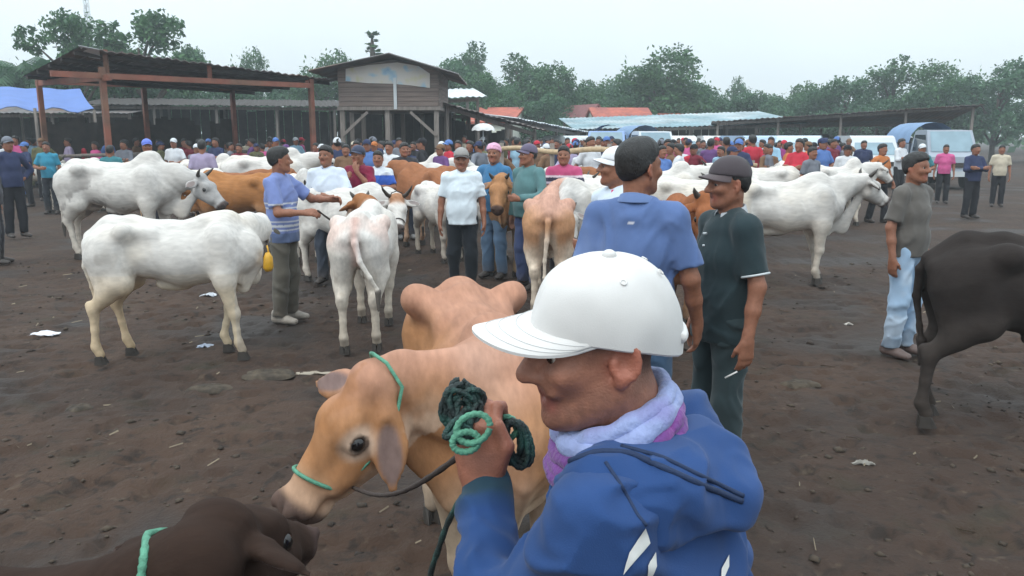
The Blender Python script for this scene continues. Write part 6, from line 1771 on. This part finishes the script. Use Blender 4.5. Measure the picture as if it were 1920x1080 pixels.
_bv = BVHTree.FromPolygons([tuple(v) for v in np.concatenate([JP, P])], [tuple(int(i) for i in q) for q in np.concatenate([JQ, Q + len(JP)])])
def on_jacket(px, py, off=0.002):
    o_ = Vector(tuple(W((0, 0, CAM_H)))); d_ = Vector(tuple(unit(ray(px, py)))); h_ = _bv.ray_cast(o_, d_)
    if h_[0] is None: return None
    n_ = h_[1] if h_[1].dot(d_) < 0 else -h_[1]
    return np.array(h_[0] + n_ * off)
def spline(pts, n):
    pts = np.array(pts, float); L_ = np.concatenate([[0], np.cumsum(np.linalg.norm(np.diff(pts, axis=0), axis=1))]); t_ = np.linspace(0, L_[-1], n)
    return np.stack([np.interp(t_, L_, pts[:, 0]), np.interp(t_, L_, pts[:, 1])], 1)
def smooth_line(P3, it=3):
    P3 = np.array(P3)
    for _ in range(it): P3[1:-1] = 0.25 * P3[:-2] + 0.5 * P3[1:-1] + 0.25 * P3[2:]
    return P3
M['trim'] = mat('trim', JD * 0.9, 0.8, 0.2, 30.0, 0.2, 200.0)
for pts, wd in (([(1060, 868), (1120, 846), (1180, 848), (1260, 884), (1330, 916), (1392, 940)], 0.0046), ([(1165, 836), (1240, 856), (1310, 890), (1394, 930)], 0.0034), ([(1135, 866), (1165, 910), (1195, 965), (1212, 985)], 0.0025)):
    L3 = [p for p in (on_jacket(a, b, 0.0) for a, b in spline(pts, 40)) if p is not None]
    if len(L3) > 5: MB().tube(smooth_line(L3), wd, 8).build('trim', M['trim'], hood, True)
M['print_pale'] = mat('print_pale', (0.62, 0.62, 0.60), 0.7, 0.12, 40.0)
for tip, mid1, mid2, bot in (((1208, 988), (1178, 1035), (1216, 1018), (1168, 1076)), ((1226, 1034), (1212, 1060), (1228, 1062), (1212, 1100)), ((1364, 1040), (1350, 1066), (1364, 1062), (1348, 1100))):
    rows = []
    for t_ in np.linspace(0, 1, 9):
        l_ = np.array(tip) * (1 - 2 * t_) + np.array(mid1) * 2 * t_ if t_ < 0.5 else np.array(mid1) * (2 - 2 * t_) + np.array(bot) * (2 * t_ - 1)
        r_ = np.array(tip) * (1 - 2 * t_) + np.array(mid2) * 2 * t_ if t_ < 0.5 else np.array(mid2) * (2 - 2 * t_) + np.array(bot) * (2 * t_ - 1)
        rows.append([on_jacket(*(l_ + (r_ - l_) * u), 0.003) for u in np.linspace(0, 1, 5)])
    if all(p is not None for r_ in rows for p in r_): MB().grid(rows).build('printed_blade', M['print_pale'], man, True)
# ---- neck scarf: pale blue roll over a purple one
nc = hc - hx * 0.035 - zz * 0.135
sx_, sy_ = unit(hx * V(1, 1, 0)), unit(np.cross(zz, hx))
def ringp(rx, ry, dz, tilt, n=36):
    return [W(nc + sx_ * rx * math.cos(a) + sy_ * ry * math.sin(a) + zz * (dz - tilt * math.cos(a) + 0.003 * math.sin(3 * a + dz * 90))) for a in np.linspace(0, 2 * math.pi, n + 1)]
M['scarf_pale'] = mat('scarf_pale', (0.28, 0.34, 0.58), 0.85, 0.2, 30.0, 0.5, 90.0, second=(0.24, 0.25, 0.50), sheen=0.2)
M['scarf_purple'] = mat('scarf_purple', (0.15, 0.045, 0.22), 0.85, 0.25, 30.0, 0.5, 90.0, second=(0.30, 0.06, 0.30), sheen=0.2)
def soft_ring(rx, ry, dz, tilt, rad, sd):
    base = ringp(rx, ry, dz, tilt, 60); out = []
    nb_ = vnoise(np.array(base) * 38.0 + sd) - 0.5
    cen = W(nc)
    for p_, k_ in zip(base, nb_):
        o_ = unit((p_ - cen) * V(1, 1, 0)); out.append(p_ + o_ * k_ * 0.010 + zz * 0.010 * (vnoise(np.array([p_ * 30.0 + sd + 7]))[0] - 0.5))
    out[-1] = out[0]
    rr_ = [rad * (0.75 + 0.55 * vnoise(np.array([p_ * 45.0 + sd]))[0]) for p_ in out]; rr_[-1] = rr_[0]
    return MB().tube(out, rr_, 10, False)
sc_ = soft_ring(0.072, 0.078, 0.034, 0.036, 0.014, 1.0).build('scarf', M['scarf_pale'], man, True)
for rx_, ry_, dz_, rd_, mt_ in ((0.080, 0.090, 0.016, 0.017, 'scarf_pale'), (0.087, 0.099, -0.002, 0.014, 'scarf_purple'), (0.089, 0.104, -0.018, 0.014, 'scarf_purple'), (0.092, 0.108, -0.036, 0.016, 'scarf_purple'), (0.076, 0.082, 0.0, 0.02, 'scarf_purple')):
    soft_ring(rx_, ry_, dz_, 0.036, rd_, dz_ * 100 + 3).build('fold', M[mt_], sc_, True)
# ---- trousers and shoes (below the picture)
t = Solid()
t.cone(W(C0 + V(0, 0, 0.95)), W(C0 + V(0, 0, 0.87)), 0.112, 0.118, c0, 0.04, Lf, 1.28)
for e in (1, -1):
    kn = W(C0 + Lf * e * 0.10 + f * 0.02 + V(0, 0, 0.47)); an_ = W(C0 + Lf * e * 0.105 + V(0, 0, 0.075))
    t.cone(W(C0 + Lf * e * 0.085 + V(0, 0, 0.87)), kn, 0.10, 0.078, c0, 0.035); t.cone(kn, an_, 0.078, 0.068, c0, 0.03, cutb=True)
    so = obj('shoe', SHOE, man, W(C0 + Lf * e * 0.108), math.atan2(f[1], f[0])); so.color = (0.05, 0.04, 0.035, 1)
P, Q = t.surface(0.012, wrinkle=wrinkles(0.008, 8.0, 1.0, 0.7))
obj('trousers', np_mesh('trousers', P, Q, True, M['cloth'], np.tile(np.array((0.03, 0.035, 0.05)), (len(P), 1))), man)
# ---- white cap: six sewn panels, curved brim, button, strap
def white_cap():
    cx = unit(hx + hz * 0.10); cy = unit(hy - hz * 0.21); cy = unit(cy - cx * np.dot(cx, cy)); cz = np.cross(cx, cy); c = W(hc)
    Hc = lambda a, b, z: c + (cx * a + cy * b + cz * z) * HS
    n, m = 72, 22; rows, inn = [], []
    for j in range(m + 1):
        v = j / m; row, ri = [], []
        for i in range(n + 1):
            a = 2 * math.pi * i / n
            rim = 0.020 + 0.026 * math.cos(a) - 0.010 * math.cos(2 * a)       # the edge rises at the front
            seam = abs(math.sin(3 * a)); g = 1 - 0.014 * math.exp(-(seam / 0.07) ** 2)
            th_ = v * math.pi / 2
            sq = math.cos(th_) ** 0.80; zq = math.sin(th_) ** 0.92
            top = 0.140 - 0.010 * math.cos(a) * 0
            rx, ry = (0.112 if math.cos(a) > 0 else 0.121), 0.091
            wob = 1 + 0.012 * math.sin(2 * a + 1.0) * math.sin(th_ * 2)
            wob += 0.045 * (float(vnoise(np.array([math.cos(a) * 3 + 5, math.sin(a) * 3 + 5, v * 4]))) - 0.5) * (1 - 0.5 * v)
            x, y, z = rx * sq * math.cos(a) * g * wob - 0.014, ry * sq * math.sin(a) * g * wob, rim + (top - rim) * zq * (1 - 0.004 * math.exp(-(seam / 0.09) ** 2))
            row.append(Hc(x, y, z)); ri.append(Hc(x * 0.975 - 0.0003, y * 0.975, z - 0.003))
        rows.append(row); inn.append(ri)
    mb = MB().grid(rows).grid([r_[::-1] for r_ in inn])
    for i in range(n): mb.add([rows[0][i], rows[0][i+1], inn[0][i+1], inn[0][i]], [[3, 2, 1, 0]])
    crown = mb.build('cap', M['cap_white'], man, True)
    n, m = 30, 14; top, bot = [], []
    for i in range(n + 1):
        a = (-1 + 2 * i / n) * 1.30; rt, rb = [], []
        for j in range(m + 1):
            u = j / m
            rim = 0.020 + 0.026 * math.cos(a) - 0.010 * math.cos(2 * a)
            x0, y0 = 0.109 * math.cos(a) - 0.014, 0.0885 * math.sin(a)
            ext = 0.092 * max(0.0, math.cos(a * math.pi / 2.6)) ** 0.5
            x, y = x0 + u * ext, y0 * (1 - 0.06 * u)
            z = rim + 0.003 + u * (0.004 - 0.004 * u) * (ext / 0.09) - 6.5 * (y * y) * u ** 0.8 * (ext / 0.09)
            rt.append(Hc(x, y, z + 0.0028)); rb.append(Hc(x, y, z - 0.0015))
        top.append(rt); bot.append(rb)
    mb = MB().grid([r_[::-1] for r_ in top]).grid(bot)
    for i in range(n): mb.add([top[i][m], top[i+1][m], bot[i+1][m], bot[i][m]], [[0, 1, 2, 3]])
    mb.build('brim', M['cap_white'], crown, True)
    ey = MB()
    for k in range(6):
        a = math.pi / 3 * (k + 0.5); th_ = 0.95; sq = math.cos(th_) ** 0.80; zq = math.sin(th_) ** 0.92; rx = 0.112 if math.cos(a) > 0 else 0.121
        p_ = Hc(rx * sq * math.cos(a) - 0.014, 0.091 * sq * math.sin(a), 0.02 + 0.120 * zq); o_ = unit(p_ - Hc(-0.014, 0, 0.03))
        x_ = unit(np.cross(o_, cz)); y_ = np.cross(o_, x_)
        ey.tube([p_ + o_ * 0.0012 + (x_ * math.cos(t_) + y_ * math.sin(t_)) * 0.0042 for t_ in np.linspace(0, 2 * math.pi, 13)], 0.0013, 5, False)
    ey.build('eyelets', M['cap_white'], crown, True)
    # stitched rows on the brim
    st = MB()
    for u in (0.35, 0.6, 0.85):
        k = int(u * m); st.tube([top[i][k] + cz * 0.0006 for i in range(2, n - 1)], 0.0005, 4)
    st.build('stitching', mat('stitch', (0.6, 0.6, 0.6), 0.9, 0.0), crown, True)
    MB().tube([Hc(-0.014, 0, 0.137), Hc(-0.014, 0, 0.144), Hc(-0.014, 0, 0.1475)], [0.010, 0.010, 0.005], 14).build('button', M['cap_white'], crown, True)
    MB().tube([Hc(-0.128 * math.cos(t_) - 0.006, 0.093 * math.sin(t_), 0.020) for t_ in np.linspace(-0.55, 0.55, 10)], 0.008, 6).build('strap', M['cap_white'], crown, True)
white_cap()

# ================================================================== ropes
def rope_mesh(pts, r, n=7, name='rope', m_='rope_dark', twist=True, sub=5):
    """a laid rope: the tube's radius pulses along its length"""
    pts = [np.array(p, float) for p in pts]; fine = []
    for i in range(len(pts) - 1):
        p0, p1, p2, p3 = pts[max(i-1, 0)], pts[i], pts[i+1], pts[min(i+2, len(pts)-1)]
        for k in range(sub):
            t_ = k / sub; fine.append(0.5 * ((2*p1) + (-p0+p2)*t_ + (2*p0-5*p1+4*p2-p3)*t_*t_ + (-p0+3*p1-3*p2+p3)*t_**3))
    fine.append(pts[-1])
    return MB().tube(fine, [r * (1 + 0.13 * math.sin(i * 2.1)) for i in range(len(fine))], n)
R = np.random.RandomState(4)
rr = empty('coiled_rope', U(868, 790, 1.25)); ro = V(*rr.location)
tag(rr, 'dark green rope coiled in the fist of the man in the white cap', 'rope')
def loops(c, ax1, ax2, ra, rb, nl, jit, rad, m_, nm):
    mb = MB()
    for k in range(nl):
        a1 = unit(ax1 + R.normal(size=3) * jit); a2 = unit(ax2 + R.normal(size=3) * jit); sa, sb = ra * (0.75 + 0.35 * R.rand()), rb * (0.7 + 0.4 * R.rand()); o = R.normal(size=3) * 0.006
        v, fz_ = None, None
        lp = rope_mesh([c + o + a1 * sa * math.cos(t_) + a2 * sb * math.sin(t_) - ro for t_ in np.linspace(0, 2 * math.pi * 0.97, 18)], rad, 6, sub=3)
        mb.add(lp.v, lp.f)
    return mb.build(nm, M[m_], rr, True)
up_ = unit((-0.05, 0.05, 1.0)); sdv = unit((1, 0.1, 0)); dpv = unit((0.1, 1, 0.1))
loops(U(866, 757, 1.27), up_, sdv, 0.036, 0.030, 9, 0.35, 0.0052, 'rope_dark', 'coil')
loops(U(878, 792, 1.255), up_, unit(sdv + dpv), 0.028, 0.014, 7, 0.25, 0.0050, 'rope_dark', 'coil')
loops(U(876, 818, 1.205), unit(sdv + up_ * 0.2), up_, 0.025, 0.021, 2, 0.10, 0.0058, 'rope_green', 'coil')
loops(U(862, 812, 1.235), unit(sdv + up_ * 0.5), up_, 0.022, 0.018, 2, 0.3, 0.0052, 'rope_dark', 'coil')
loops(U(962, 835, 1.285), up_, sdv, 0.040, 0.024, 6, 0.30, 0.0052, 'rope_dark', 'coil')
loops(U(952, 802, 1.28), up_, sdv, 0.024, 0.024, 1, 0.10, 0.0058, 'rope_green', 'coil')
# tan cow's lead from under the jaw to the fist, and its loose end
hj = V(TB[0], TB[1], 0); cT, sT = math.cos(TY), math.sin(TY)
def tan_w(a, b, c):
    p = TH(a, b, c); return V(TB[0] + p[0] * cT - p[1] * sT, TB[1] + p[0] * sT + p[1] * cT, p[2])
lead0 = tan_w(0.31, 0.02, -0.165)
fist = U(868, 850, 1.27)
pts = [lead0 + (fist - lead0) * t_ - V(0, 0, 0.05 * math.sin(math.pi * t_)) for t_ in np.linspace(0, 1, 8)]
o = rope_mesh(pts, 0.0058, 7).build('lead_rope', M['rope_brown'], None, True); tag(o, 'brown lead rope from the tan cow halter to the man in the white cap', 'rope')
pts = [U(893, 905, 1.235), U(868, 930, 1.27), U(842, 975, 1.30), U(822, 1030, 1.33), U(806, 1085, 1.36), U(800, 1180, 1.38)]
o = rope_mesh(pts, 0.0055, 7).build('loose_rope', M['rope_dark'], None, True); tag(o, 'loose dark rope end hanging below the fist of the man in the white cap', 'rope')
# lead held by the man in the striped shirt
a, b = U(596, 395, 7.4), U(700, 432, 8.6)
o = rope_mesh([a + (b - a) * t_ - V(0, 0, 0.08 * math.sin(math.pi * t_)) for t_ in np.linspace(0, 1, 6)], 0.009, 6).build('lead_rope', M['rope_brown'], None, True)
tag(o, 'brown lead rope from the striped shirt man to the cow with brown forehead', 'rope')

bpy.context.view_layer.update()
_dm = dark_cow.children[0]; _mw = np.array(dark_cow.matrix_world); _co = np.empty(len(_dm.data.vertices) * 3); _dm.data.vertices.foreach_get('co', _co)
_co = _co.reshape(-1, 3) @ _mw[:3, :3].T + _mw[:3, 3]
_bd = BVHTree.FromPolygons([tuple(v) for v in _co], [tuple(p.vertices) for p in _dm.data.polygons])
nr = []
for t_ in np.linspace(0, 1, 26):
    px_, py_ = 262 + 34 * t_, 1130 - 260 * t_
    h_ = _bd.ray_cast(Vector((0, 0, CAM_H)), Vector(tuple(unit(ray(px_, py_)))))
    if h_[0] is not None: nr.append(np.array(h_[0] + h_[1] * 0.004))
if len(nr) > 4:
    far_ = nr[-1] + V(0.01, 0.07, -0.03)
    o = rope_mesh(list(smooth_line(nr)) + [far_], 0.008, 7, sub=2).build('neck_rope', M['rope_green'], None, True); tag(o, 'green rope round the neck of the dark cow at the bottom left', 'rope')

# ================================================================== humid morning air
def haze():
    mb = MB().box((0, 90, 9.0), (700, 330, 20.2))
    m = bpy.data.materials.new('haze'); m.use_nodes = True; n = m.node_tree.nodes; n.clear()
    o_ = n.new('ShaderNodeOutputMaterial'); v = n.new('ShaderNodeVolumePrincipled')
    v.inputs['Color'].default_value = (0.86, 0.93, 0.98, 1); v.inputs['Density'].default_value = HAZE; v.inputs['Anisotropy'].default_value = 0.1
    m.node_tree.links.new(v.outputs[0], o_.inputs['Volume'])
    m.cycles.homogeneous_volume = True if hasattr(m, 'cycles') and hasattr(m.cycles, 'homogeneous_volume') else False
    o = mb.build('haze', m); o['kind'] = 'stuff'; o['label'] = 'thin morning haze over the market'
HAZE = 0.0023
haze()
